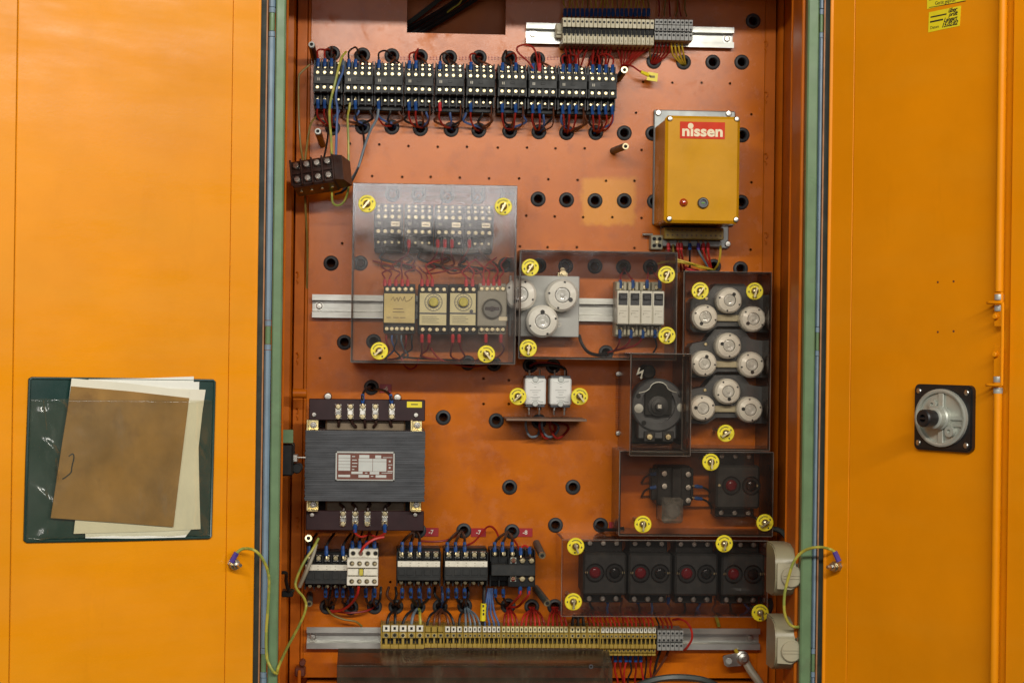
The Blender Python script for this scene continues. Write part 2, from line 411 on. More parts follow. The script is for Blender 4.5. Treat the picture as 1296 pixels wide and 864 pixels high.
# ================================================================ CABINET
FD = 250                                        # depth of the front frame before the mounting plate
XL, XR = P(356.5, 432, FD)[0], P(1017, 432, FD)[0]      # inner edges of the two posts
GL, GR = P(344, 432, FD)[0], P(1031, 432, FD)[0]
BL, BR = P(334, 432, FD)[0], P(1037.5, 432, FD)[0]
WL, WR = XL-24, XR+22
ZT, ZB = P(450, 27, 0)[1]+.215*240+3, -520
cab = thing('electrical_cabinet', 'open orange steel electrical cabinet with green front frame', 'cabinet', ((XL+XR)/2, 0, ZB))
def part(name, mats, f, parent=cab, kind=None, **k):
    m = MB(); f(m); o = m.build(name, mats, parent, **k)
    if kind: o['kind'] = kind
    return o
part('back_panel', 'cabinet_paint', lambda m: m.box(WL, WR, -48, -44, ZB, ZT+60))
part('side_panel', 'cabinet_paint', lambda m: m.box(WL-4, WL, -44, FD-12, ZB, ZT+60))
part('side_panel', 'cabinet_paint', lambda m: m.box(WR, WR+4, -44, FD-12, ZB, ZT+60))
part('roof_panel', 'cabinet_paint', lambda m: m.box(WL, WR, -44, FD-12, ZT+60, ZT+64))
part('floor_panel', 'cabinet_paint', lambda m: m.box(WL, WR, -44, FD-12, ZB-4, ZB))
part('lintel', 'frame_green', lambda m: m.box(WL, WR, FD-14, FD+2, ZT-3, ZT+66, b=1.5))
part('sill', 'frame_green', lambda m: m.box(WL, WR, FD-14, FD+2, ZB-4, ZB+14, b=1.5))
def post(xi, xg, xb, sg):
    lo, hi = min(xi, xg), max(xi, xg)
    fp = part('frame_post', 'frame_green', lambda m: (m.box(lo, hi, FD-10, FD+3, ZB, ZT-3.5, b=1.6),
                                                      m.box(min(xg, xb-sg*10), max(xg, xb-sg*10), FD-10, FD-5, ZB, ZT-3.5)))
    # inner return of the post, in the cabinet's orange
    a, b = (xi-4, xi-.2) if sg > 0 else (xi-6, xi-2)
    part('post_return', 'cabinet_paint', lambda m: (m.box(min(a, b), max(a, b), FD-62, FD-10, ZB, ZT-3.5, b=1), m.box(min(a, b)-1.5, max(a, b)+1.5, FD-65, FD-61, ZB, ZT-3.5, b=1.4)))
    # blue rubber seal, broken where the hinges sit
    xm = (xg+xb)/2; hw = abs(xg-xb)/2-.6
    zs = [ZT-4]
    cuts = []
    for py in ((22, 28, 424, 838) if sg < 0 else (30, 432, 838))[-3:]:
        zc = P(336 if sg < 0 else 1035, py, FD)[1]; cuts.append((zc+17, zc-17))
    top = ZT-4
    for (a2, b2) in cuts + [(ZB, ZB)]:
        if top-a2 > 2:
            part('seal_strip', 'gasket_blue', lambda m, t=top, q=a2: m.prismz([(xm-hw, FD-4.8), (xm-hw*.9, FD+1), (xm-hw*.4, FD+3.2), (xm+hw*.4, FD+3.2), (xm+hw*.9, FD+1), (xm+hw, FD-4.8)], q, t))
        top = b2
    for (a2, b2) in cuts:
        h = part('hinge', 'frame_green', lambda m: m.cyl(xm, FD+.5, hw*.85, b2+7, a2-7, 12, axis='z'))
        for kz in (b2+.6, a2-6.6):
            hm = MB(); hm.cyl(xm, FD+.5, hw*.98, kz, kz+6, 12, axis='z', b=.6); hm.build('hinge_knuckle', 'gasket_blue', h)
    # outer channel with a dark gap towards the door
    g0, g1 = (xb-.5, xb-9.5) if sg < 0 else (xb+.5, xb+8.5)
    part('edge_strip', 'rust_edge', lambda m: m.box(xb-sg*0 if sg > 0 else xb-1.6, xb+1.6 if sg > 0 else xb, FD-6, FD+1.5, ZB, ZT-3.5))
    part('door_gap', 'gap_dark', lambda m: m.box(min(g0, g1)-10, max(g0, g1)+6 if sg > 0 else max(g0, g1)-1.2, FD-40, FD-8.5, ZB, ZT+60))
ORGC = ORG[cab.name]
post(XL, GL, BL, -1); post(XR, GR, BR, 1)

# folded rails at the sides of the mounting plate, with their punched lugs
def side_rail(x0, x1, step, lugx, lugs):
    r = part('side_rail', 'cabinet_paint', lambda m: m.prismz([(x0, -40), (x0, -6), (x0+1.5, 1.5), (x1-1.5, 1.5), (x1, -6), (x1, -40)], ZB, ZT+59))
    for py in lugs:
        x, z = P(lugx, py, 2)
        part('lug', 'cabinet_paint', lambda m: (m.tube([(x-1.5, 1, z+5), (x+1, 3.5, z+5.5), (x+2, 3.5, z+2), (x+.5, 3, z-1)], .9), m.tube([(x-1, 1, z-4), (x+1, 3, z-6), (x+.6, 2, z-9)], .8)), r)
xl0, xl1 = P(371, 400, 0)[0], P(386, 400, 0)[0]
side_rail(xl0, xl1, 1, 376, (350, 452, 522, 660))
xr0, xr1 = P(964, 432, 0)[0], P(978, 432, 0)[0]
side_rail(xr0, xr1, 1, 969, (58, 122, 200, 300))
part('side_strip', 'cabinet_paint', lambda m: m.prismz([(xr1+1, -30), (xr1+1, 8), (xr1+3, 12), (WR-1, 14), (WR-1, -30)], ZB, ZT+59))
part('side_strip', 'cabinet_paint', lambda m: m.prismz([(WL+1, -30), (WL+1, 16), (xl0-3, 12), (xl0-1, 8), (xl0-1, -30)], ZB, ZT+59))

# bolt through the left side, above the transformer
x, z = P(380, 497, 20)
part('stop_bolt', 'cabinet_paint', lambda m: m.cyl(40, z, 6, x-8, x+9, 12, axis='x', b=1))

# ---------------------------------------------------------------- mounting plate with real holes
pl = thing('mounting_plate', 'orange painted steel mounting plate drilled with rows of holes, fixed inside the cabinet', 'mounting plate', (0, 0, -420))
GROM = [(421,68),(459,70),(496,71),(532,72),(569,73),(606.5,73),(645,74),(680.5,75),(718,76),(754,77),(827.5,78),(865,79),(902,79),(938.6,79),(953,27),
 (421,162),(459,161),(496,161),(532,163),(571,164),(606,165),(645,166),(682,167),(717,168),(754,168),(790,168.5),(826,169),(939,171),
 (497,246),(530,247),(566,248),(605,249),(642,250),(681,252),(717,253),(753,254),(790,254),(828,255),(938,256),
 (419,333),(456,333),(640,335),(682,336),(716,337),(753,337),(789,338),(823,338),(903,337),(937,340),
 (436,433),(473,432),(592,459),(625,460),(767,446),(671,462),(700,463),(470,490),(561,528),(628,532),(645,616),(725,616),
 (703,664),(760,664),(587,671),(648,672),(530,671),(414,767),(444,768),(474,767),(501,767),(529,767),(557,767),(588,766),(643,766),(673,767),(702,767),(682,533)]
DOTS = [(443,182),(480,183),(517,185),(554,186),(591,186),(630,187),(667,187),(703,188),(740,188),(812,190),(471,223),(509,224),(545,224),(582,225),(619,226),(657,226),(694,227),(731,228),(767,229),(803,229),
 (666,273),(702,274),(738,275),(775,275),(812,276),(658,312),(693,313),(730,313),(803,314),(951,145),(951,231),(950,316),(814,104),(851,105),(888,105),(924,106),(805,143),(433,308),(405,453),(612,479),(644,481),(612,511),(494,736),(644,511),(446,268)]
px0, px1 = P(389, 432, 0)[0], P(963, 432, 0)[0]
pz0, pz1 = P(660, 857, 0)[1], 470
n0, n1, nz = P(515, 30, 0)[0], P(640, 30, 0)[0], P(577, 43, 0)[1]
outer = [(px0, pz0), (px1, pz0), (px1, pz1), (n1, pz1), (n1, nz), (n0, nz), (n0, pz1), (px0, pz1)]
pts = [Vector(p) for p in outer]; loops = [list(range(8))]
GP = [P(x, y, 0) for x, y in GROM]
for (x, z), r, k in [(g, 7.2, 16) for g in GP] + [(P(a, b, 0), 1.7, 8) for a, b in DOTS]:
    loops.append(list(range(len(pts), len(pts)+k)))
    pts += [Vector((x+r*math.cos(-2*math.pi*i/k), z+r*math.sin(-2*math.pi*i/k))) for i in range(k)]
edges = [(l[i], l[(i+1) % len(l)]) for l in loops for i in range(len(l))]
vo, eo, fo, *_ = delaunay_2d_cdt(pts, edges, [], 0, 1e-4)
def inside(x, z):
    if not (px0 < x < px1 and pz0 < z < pz1): return False
    if n0 < x < n1 and z > nz: return False
    for gx, gz in GP:
        if (x-gx)**2+(z-gz)**2 < 6.9**2: return False
    for a, b in DP:
        if (x-a)**2+(z-b)**2 < 1.55**2: return False
    return True
DP = [P(a, b, 0) for a, b in DOTS]
keep = []
for f in fo:
    cx = sum(vo[i].x for i in f)/len(f); cz = sum(vo[i].y for i in f)/len(f)
    if inside(cx, cz): keep.append(tuple(f))
s = MB(); nv = len(vo)
s.v = [(v.x, 0, v.y) for v in vo] + [(v.x, -3, v.y) for v in vo]
s.f = keep + [tuple(i+nv for i in f[::-1]) for f in keep]
ec = {}
for f in keep:
    for i in range(len(f)):
        a, b = f[i], f[(i+1) % len(f)]; e = (min(a, b), max(a, b)); ec[e] = ec.get(e, 0)+1
s.f += [(a, b, b+nv, a+nv) for (a, b), c in ec.items() if c == 1]
s.m = [0]*len(s.f)
sheet = s.build('sheet', 'plate_paint', pl)
m = MB(); m.box(px0-4, px0-.3, -14, 1.2, pz0, pz1, b=1); m.box(px1+.3, px1+4, -14, 1.2, pz0, pz1, b=1); m.build('folded_edge', 'cabinet_paint', pl)
g = MB(); g.lathe(0, 0, [(5.0, -7), (5.0, -1), (5.4, 2.2), (6.2, 3), (8.6, 2.6), (9.6, 1.2), (9.6, .1), (7.0, .1), (7.0, -7), (5.0, -7)], 22)
gme = g.mesh('grommet', 'rubber', (0, 0, 0), 50)
for (x, z) in GP: inst('grommet', gme, pl, x, 0, z, rot=random.random()*3)
m = MB(); m.box(px0+4, px1-2, -43, 4, P(660, 862, 0)[1]-6, P(660, 862, 0)[1], b=1.5)
m.build('lower_lip', 'cabinet_paint', cab)

# ================================================================ DOORS
class Door:
    def __init__(s, hx, yaw, sgn):
        x, z = P(hx, 432, FD+4); s.h = (x, FD+4, 0); s.yaw = yaw; s.sgn = sgn      # sgn -1: left
        s.ux = (math.cos(yaw), math.sin(yaw)*(-1 if sgn < 0 else 1))                # local x in (x, d)
        s.n = (math.sin(yaw)*(1 if sgn < 0 else -1), math.cos(yaw))
        s.rot = yaw if sgn < 0 else -yaw
    def at(s, px, py, w=0):
        v = ray(px, py); dv = (v.x, -v.y)                         # direction in (x, d)
        o = (0-s.h[0]-s.n[0]*w, CAMD-s.h[1]-s.n[1]*w)
        t = -(o[0]*s.n[0]+o[1]*s.n[1])/(dv[0]*s.n[0]+dv[1]*s.n[1])
        p = (o[0]+dv[0]*t, o[1]+dv[1]*t)
        return p[0]*s.ux[0]+p[1]*s.ux[1], v.z*t
    def thing(s, name, label, cat, group=None, lx=0, lz=0):
        o = thing(name, label, cat, (0, 0, 0), group)
        x = s.h[0]+s.ux[0]*lx; d = s.h[1]+s.ux[1]*lx
        o.location = (x*U, -d*U, lz*U); o.rotation_euler = (0, 0, s.rot); ORG[o.name] = (lx, 0, lz)
        return o
    def mesh_thing(s, name, mb, mats, label, cat, group=None):
        o = base_of(mb.v); ob = mb.build(name, mats, None, o=o)
        x = s.h[0]+s.ux[0]*o[0]+s.n[0]*o[1]; d = s.h[1]+s.ux[1]*o[0]+s.n[1]*o[1]
        ob.location = (x*U, -d*U, o[2]*U); ob.rotation_euler = (0, 0, s.rot)
        return tag(ob, label, cat, group)
DL = Door(325, R(35), -1); DR = Door(1046.5, R(55), 1)
DZ0, DZ1 = -560, 560
dl = DL.thing('cabinet_door', 'open left cabinet door in bright orange paint carrying the document pouch', 'door', lz=DZ0)
x18, x290 = DL.at(17, 432)[0], DL.at(290, 432)[0]
def p2(o, name, mats, f): m = MB(); f(m); return m.build(name, mats, o)
p2(dl, 'panel', 'door_paint', lambda m: m.box(x18+.6, x290, -3, 0, DZ0, DZ1, b=.8))
p2(dl, 'hinge_stile', 'door_paint', lambda m: (m.box(x290+.4, 0, -3, .35, DZ0, DZ1, b=.5), m.box(-3.2, .6, -26, .9, DZ0, DZ1, b=1.2)))
p2(dl, 'closing_edge', 'door_paint', lambda m: (m.box(x18-60, x18-.5, -3, 2.2, DZ0, DZ1, b=1.4),))
dr = DR.thing('cabinet_door', 'open right cabinet door in deeper orange with locking rod and switch coupling', 'door', lz=DZ0)
x77, xro, xfl = DR.at(1077, 432)[0], DR.at(1263.5, 432, 10)[0], DR.at(1280, 432)[0]
p2(dr, 'panel', 'door_paint_right', lambda m: m.box(x77, xfl+60, -3, 0, DZ0, DZ1, b=.6))
p2(dr, 'hinge_stile', 'door_paint_right', lambda m: (m.box(3, x77-.4, -3, .35, DZ0, DZ1, b=.4), m.box(-1, 4.2, -26, 2.2, DZ0, DZ1, b=2)))
p2(dr, 'closing_edge', 'door_paint_right', lambda m: (m.box(xfl+1, xfl+60, .1, 7, DZ0, DZ1, b=2.5),))
for px, py in ((1187,357),(1207,356),(1187,420),(1207,419)):
    x, z = DR.at(px, py); p2(dr, 'rivet_hole', 'plate_brown', lambda m: m.cyl(x, z, 1.3, -.5, .25, 8))
# locking rod and its guide
rod = DR.thing('locking_rod', 'orange vertical locking rod with a wire guide on the right door', 'rod', lx=xro)
zt, zc1, zc2, zb_ = DZ1-20, DR.at(1265, 398, 10)[1], DR.at(1265, 452, 10)[1], DZ0+20
p2(rod, 'rod', 'door_paint_right', lambda m: (m.cyl(xro, 9.5, 4.6, zc1+24, zt, 14, axis='z')))
p2(rod, 'rod', 'door_paint_right', lambda m: (m.cyl(xro, 9.5, 4.6, zb_, zc2-22, 14, axis='z')))
def flat(za, zb):
    return lambda m: (m.box(xro-4.8, xro+5.2, 8, 12, za, zb, b=1))
p2(rod, 'rod_end', 'door_paint_right', flat(zc1-13, zc1+23.5)); p2(rod, 'rod_end', 'door_paint_right', flat(zc2-21.5, zc2+12))
p2(rod, 'pin', 'door_paint_right', lambda m: m.cyl(xro-.5, zc1-2, 3, 12, 17, 12, b=.8))
p2(rod, 'pin', 'door_paint_right', lambda m: m.cyl(xro-.5, zc2+3, 3, 12, 17, 12, b=.8))
for py in (376, 390, 480, 494):
    z = DR.at(1264, py, 10)[1]
    p2(rod, 'collar', 'plate_silver', lambda m: m.lathe(xro, 9.5, [(4.7, z-3), (4.9, z-2.4), (4.9, z+2.4), (4.7, z+3)], 14, axis='z'))
zg1, zg2 = DR.at(1264, 383, 10)[1], DR.at(1264, 487, 10)[1]
p2(rod, 'wire_guide', 'door_paint_right', lambda m: m.tube([(xro-9, 1, zg1), (xro-9, 17, zg1), (xro+3, 19, zg1), (xro+10, 18, zg1-1), (xro+11, 18, zg1-8), (xro+11, 18, zg2+8), (xro+10, 18, zg2+1), (xro+3, 19, zg2), (xro-9, 17, zg2), (xro-9, 1, zg2)], 1.6, 7, sub=4))

# switch coupling on the right door
cx, cz = DR.at(1194.5, 528.5, 4)
sw = DR.thing('switch_coupling', 'black square switch coupling with grey dial and stub shaft on the right door', 'switch', lx=cx, lz=cz)
hw = (DR.at(1231, 528, 4)[0]-DR.at(1157.5, 528, 4)[0])/2; hh = 35.5
def rr(hx, hz, r, k=5):
    o = []
    for qx, qz, a0 in ((1,1,0),(-1,1,90),(-1,-1,180),(1,-1,270)):
        for i in range(k):
            a = R(a0+90*i/(k-1)); o.append((cx+qx*(hx-r)+r*math.cos(a), cz+qz*(hz-r)+r*math.sin(a)))
    return o
p2(sw, 'plate', 'switch_black', lambda m: (m.prism(rr(hw, hh, 6), .3, 5), m.prism(rr(hw-2, hh-2, 5), 5, 6.5)))
sq = (hw-4.5)/31
p2(sw, 'dial', 'switch_grey', lambda m: (m.lathe(cx, cz, [(0, 7.2), (27, 7.2), (27, 10.5), (29, 11.2), (31, 10.5), (31, 6.6)], 40, sq=sq),
    m.box(cx-3.5, cx+3.5, 7.3, 9.8, cz-27, cz+27, b=.6), m.box(cx+10, cx+26*sq, 7.3, 9.4, cz-2, cz+2, b=.5), m.box(cx+10, cx+26*sq, 7.3, 9.4, cz-9, cz-6, b=.5),
    m.lathe(cx, cz, [(13, 7.3), (13, 13), (11.5, 14.5), (11.5, 22), (10, 23), (0, 23)], 24),
    m.lathe(cx-10, cz+14, [(5, 7.3), (5, 12), (2.2, 12.2), (2, 9.5), (0, 9.5)], 14), m.lathe(cx+13, cz-14, [(6, 7.3), (6, 12), (2.4, 12.2), (2.2, 9.5), (0, 9.5)], 14)))
sh = p2(sw, 'shaft', 'switch_black', lambda m: (m.lathe(cx, cz, [(8.6, 22), (8.6, 28), (9.4, 29), (9.4, 38), (8, 39.5), (4.2, 39.5), (4, 35), (0, 35)], 22), m.box(cx-4.5, cx+4.5, 34, 40, cz-1, cz+1)))
sm = MB(); sm.lathe(0, 0, [(3.2, 0), (3.2, .8), (2.4, 1.6), (0, 1.9)], 12); sme = sm.mesh('screw', 'steel')
for qx in (-1, 1):
    for qz in (-1, 1): inst('screw', sme, sw, cx+qx*(hw-7), 6.5, cz+qz*(hh-7.5))

# stickers
def sticker(quad, rows, label, w=.25):
    q = [DR.at(a, b) for a, b in quad]
    lx = sum(p[0] for p in q)/4; lz = sum(p[1] for p in q)/4
    t = DR.thing('inspection_sticker', label, 'sticker', lx=lx, lz=lz)
    m = MB(); m.prism(q, .15, .45); m.build('sheet', 'tag_yellow', t)
    ux = ((q[1][0]-q[0][0]), (q[1][1]-q[0][1])); uz = ((q[3][0]-q[0][0]), (q[3][1]-q[0][1]))
    ang = math.atan2(ux[1], ux[0])
    for r in rows:
        if r[0] == 'line':
            _, a, b, c2, th = r
            pp = lambda s_, t_: (q[0][0]+ux[0]*s_+uz[0]*t_, q[0][1]+ux[1]*s_+uz[1]*t_)
            m = MB(); m.prism([pp(a, c2), pp(b, c2), pp(b, c2+th), pp(a, c2+th)], .46, .6); m.build('ink_stroke', 'ink_black', t)
        else:
            _, body, a, c2, size, bold, shr = r
            me = text_mesh('lettering', body, size, 'ink_black', bold, shr, .06, .92)
            inst('lettering', me, t, q[0][0]+ux[0]*a+uz[0]*c2, .52, q[0][1]+ux[1]*a+uz[1]*c2, rot=-ang)
sticker([(1176,16),(1216.5,7.5),(1215,33),(1175,41.5)],
        [('line', .06, .56, .23, .07), ('line', .05, .46, .46, .08), ('t', 'über', .74, .13, 6.6, .16, .4), ('t', 'prüft', .76, .33, 6.2, .16, .4), ('t', 'Langart', .68, .56, 6.4, .16, .4), ('t', 'Datum', .2, .80, 4.6, 0, 0), ('t', '15.02.82', .66, .80, 6.8, .2, .4)],
        'small yellow inspection sticker with handwritten date at top of right door')
sticker([(1174,-14),(1226,-24),(1223,.5),(1173.5,12)],
        [('line', .05, .95, .93, .025), ('t', 'Gerät geprüft', .45, .80, 5.5, 0, 0), ('line', .05, .7, .56, .04)],
        'larger pale yellow printed sticker cut off by the top of the picture')

# ---------------------------------------------------------------- document pouch on the left door
q = [DL.at(*p) for p in ((35.5,477),(272,480),(267,681),(29,686))]
lx = sum(p[0] for p in q)/4; lz = sum(p[1] for p in q)/4
po = DL.thing('document_pouch', 'dark green document pouch with clear front fixed to the left door', 'pouch', lx=lx, lz=lz)
def lerp(a, b, t): return (a[0]+(b[0]-a[0])*t, a[1]+(b[1]-a[1])*t)
def quad(s_, t_): return lerp(lerp(q[0], q[1], s_), lerp(q[3], q[2], s_), t_)
m = MB(); m.prism([quad(.012,0), quad(.5,-.002), quad(.988,0), quad(1,.012), quad(1.002,.5), quad(1,.988), quad(.988,1), quad(.5,1.003), quad(.012,1), quad(0,.988), quad(-.002,.5), quad(0,.012)], .2, 1.4)
m.build('backing', 'pouch_green', po)
m = MB(); rim = [quad(s_, t_) for s_, t_ in ((.006,.014),(.014,.006),(.3,.005),(.7,.005),(.986,.006),(.994,.014),(.994,.5),(.994,.986),(.986,.994),(.5,.996),(.014,.994),(.006,.986),(.005,.5),(.006,.014))]
m.tube([(a, 1.6, b) for a, b in rim], 1.5, 6, sub=1); m.build('welded_rim', 'pouch_green', po)
# clear film front, slightly bulged and creased
m = MB(); nx, nz_ = 80, 60; random.seed(3)
from mathutils import noise as mn
def film(i, j):
    s_ = .012+.976*i/nx; t_ = .13+.855*j/nz_
    e = min(i, nx-i)/nx; e2 = min(1, (nz_-j)/nz_*6); b = 7.2*min(1, e*9)*e2**.5
    x, z = quad(s_, t_)
    c = mn.noise(Vector((s_*6, t_*5, 0)))*1.0 + mn.noise(Vector((s_*18, t_*15, 3)))*.5
    crease = -3.2*math.exp(-((s_-.075-.05*t_)/.012)**2)*(1 if .1 < t_ < .95 else 0) + 3.4*math.exp(-((s_-.055-.16*(t_-.15))/.016)**2)*(1 if .2 < t_ < .62 else .2)
    crn = 2.6*math.sin((s_*40+t_*30))*math.exp(-((s_-.06)**2+(t_-.93)**2)/.006)+1.6*math.sin((s_*46-t_*36))*math.exp(-((s_-.94)**2+(t_-.93)**2)/.006)
    dg = 0
    for k, (c0, wd, am, s0, s1) in enumerate(((.02, .020, 2.6, .06, .20), (.30, .015, 2.0, .03, .12), (-.30, .022, 2.4, .05, .16), (-.62, .018, 2.4, .02, .16), (-.78, .02, 2.2, .80, .97), (.62, .016, 1.6, .86, .97))):
        if s0 < s_ < s1: dg += am*math.exp(-(((s_*1.15-t_)-c0+(.9 if s_ > .5 and k == 4 else 0)-.0)/wd)**2)*math.sin(math.pi*(s_-s0)/(s1-s0))
    return (x, 2.2+b+dg+(c+crease+crn)*min(1, e*14), z)
m.add([film(i, j) for j in range(nz_+1) for i in range(nx+1)], [(j*(nx+1)+i, j*(nx+1)+i+1, (j+1)*(nx+1)+i+1, (j+1)*(nx+1)+i) for j in range(nz_) for i in range(nx)])
fo_ = m.build('clear_film', 'pouch_film', po, ang=80)
sol = fo_.modifiers.new('thickness', 'SOLIDIFY'); sol.thickness = .3*U
def paper(name, pxs, w, mat, label, cat, grp=None):
    m = MB(); pp = [DL.at(a, b, w) for a, b in pxs]
    m.prism(pp, w, w+.5); return DL.mesh_thing(name, m, mat, label, cat, grp)
paper('paper_sheet', [(112,479),(180,478.5),(245,476.3),(244,560),(240,670),(150,678),(95,674)], 2.4, 'white_paper', 'white paper sheet with highest corner, backmost in the document pouch', 'paper')
paper('paper_sheet', [(116,484),(252,483),(247,600),(249,660),(234,679.5),(170,681),(108,680.5),(100,560)], 3.2, 'white_paper', 'white paper sheet reaching lowest behind the brown card cover', 'paper')
paper('paper_sheet', [(114,489),(200,491),(260,493),(256,520),(251,566),(252,620),(253.5,669),(200,672),(93,675),(97,640)], 4.0, 'cream_paper', 'cream paper sheet sticking out furthest right of the brown card cover', 'paper')
paper('paper_sheet', [(90.5,478.5),(160,484.5),(239.6,494.5),(236,540),(222,650),(72,640),(80,560)], 4.8, 'cream_paper', 'cream inner page showing as a strip above the brown card cover', 'paper')
bc = DL.thing('card_cover', 'worn brown card cover with a dark hooked pen mark in the pouch', 'booklet', lx=lx, lz=lz)
m = MB(); m.prism([DL.at(a, b, 5.6) for a, b in ((90,488.5),(165,495),(239,503.5),(232,560),(219,666.5),(150,661),(64,655),(77,570))], 5.6, 6.4); m.build('card', 'brown_card', bc)
m = MB(); m.tube([DL.at(a, b, 6.5)[:1]+(6.5,)+DL.at(a, b, 6.5)[1:] for a, b in ((87,577),(92,574),(93.5,579),(91,590),(90,597),(85,602),(79,606))], .75, 5); m.build('pen_mark', 'ink_black', bc)

# ---------------------------------------------------------------- earthing bolts on the doors
def earth(D, px, py, label, lug):
    x, z = D.at(px, py)
    t = D.thing('earthing_bolt', label, 'bolt', lx=x, lz=z)
    ang = R(90) if D is DL else R(90)
    m = MB(); m.lathe(x, z, [(5.5, .3), (5.5, 1.6), (5.2, 1.7), (5.2, 6), (3.0, 6.2), (3.0, 8.4), (4.6, 8.5), (4.6, 13), (2.6, 13.2), (2.6, 19), (2.0, 20), (0, 20)], 6); m.build('stud', 'steel', t)
    m = MB(); m.lathe(x, z, [(2.8, 6.3), (6.2, 6.3), (6.2, 8.2), (2.8, 8.2)], 16); m.build('washer', 'bright_screw', t)
    return x, z
xe, ze = earth(DL, 293, 713, 'steel earthing bolt low on the left door', 1)
xf, zf = earth(DR, 1062, 716, 'steel earthing bolt low on the right door', 1)

# ================================================================ DEVICES
def wire(label, mat, pts, r=1.15, group=None, s0=None, s1=None, sl=9, name='wire', cat='wire', sub=5):
    """pts: (px, py, d); s0 / s1: crimp sleeve material at either end"""
    q = [P3(a, b, c) for a, b, c in pts]
    if not (s0 or s1):
        m = MB(); m.tube(q, r, 6, sub=sub); return tag(m.build(name, mat), label, cat, group)
    t = thing(name, label, cat, q[0], group)
    m = MB(); m.tube(q, r, 6, sub=sub); m.build('conductor', mat, t)
    for e, s in ((0, s0), (-1, s1)):
        if s:
            a = Vector(q[e]); b = Vector(q[1 if e == 0 else -2]); dv = (b-a).normalized()
            m = MB(); m.tube([a-dv*1.5, a+dv*1.5, a+dv*sl*.45, a+dv*sl*.55, a+dv*sl], [1.9, 2.5, 2.5, 2.2, 2.2], 8, sub=1)
            m.build('sleeve', s, t)
            m = MB(); m.tube([a-dv*4.5, a-dv*1.2], 1.3, 6, sub=1); m.build('crimp_tip', 'bright_screw', t)
    return t

# ---- shared small meshes
scm = MB(); scm.lathe(0, 0, [(2.9, 0), (2.9, 1.2), (2.2, 2.0), (0, 2.1)], 12); scm.box(-2.1, 2.1, 1.9, 2.3, -.35, .35, 0); SCREW = scm.mesh('terminal_screw', 'bright_screw')
scm = MB(); scm.lathe(0, 0, [(3.6, 0), (3.6, 1.4), (2.8, 2.4), (0, 2.6)], 14); scm.box(-2.6, 2.6, 2.3, 2.8, -.5, .5, 0); BIGSCREW = scm.mesh('screw', 'steel')

# ---- DIN rails
def rail(px0, px1, py0, py1, label, screws, mid=None):
    x0 = P(px0, (py0+py1)/2, 12)[0]; x1 = P(px1, (py0+py1)/2, 12)[0]; zc = P(mid or (px0+px1)/2, (py0+py1)/2, 12)[1]; h = (py1-py0)/2
    t = thing('mounting_rail', label, 'rail', ((x0+x1)/2, 0, zc))
    k = h-6
    m = MB(); m.prismx([(a_, zc+b_) for a_, b_ in [(.3, k-1), (.3, -k+1), (11, -k), (11, -h), (12.6, -h), (12.6, -k+1.2), (1.9, -k+2.4), (1.9, k-2.4), (12.6, k-1.2), (12.6, h), (11, h), (11, k)]], x0, x1); m.build('profile', 'zinc_rail', t)
    for sx in screws:
        xx = P(sx, (py0+py1)/2, 2)[0]; o = inst('screw', BIGSCREW, t, xx, 2, zc, rot=.6, scale=1.15)
        m = MB(); m.lathe(xx, zc, [(3, 2), (5.6, 2), (5.6, 2.8), (3, 2.8)], 14); m.build('washer', 'steel', t)
    return t, zc, x0, x1
topr = rail(666, 929, 32, 58, 'zinc plated rail carrying the upper terminal rows', (674, 920))
midr = rail(395, 779, 374, 403, 'zinc plated rail at mid height behind the clear covers', (404,), mid=500)
botr = rail(388, 962, 794, 821, 'zinc plated rail carrying the lower terminal rows', (396, 949))

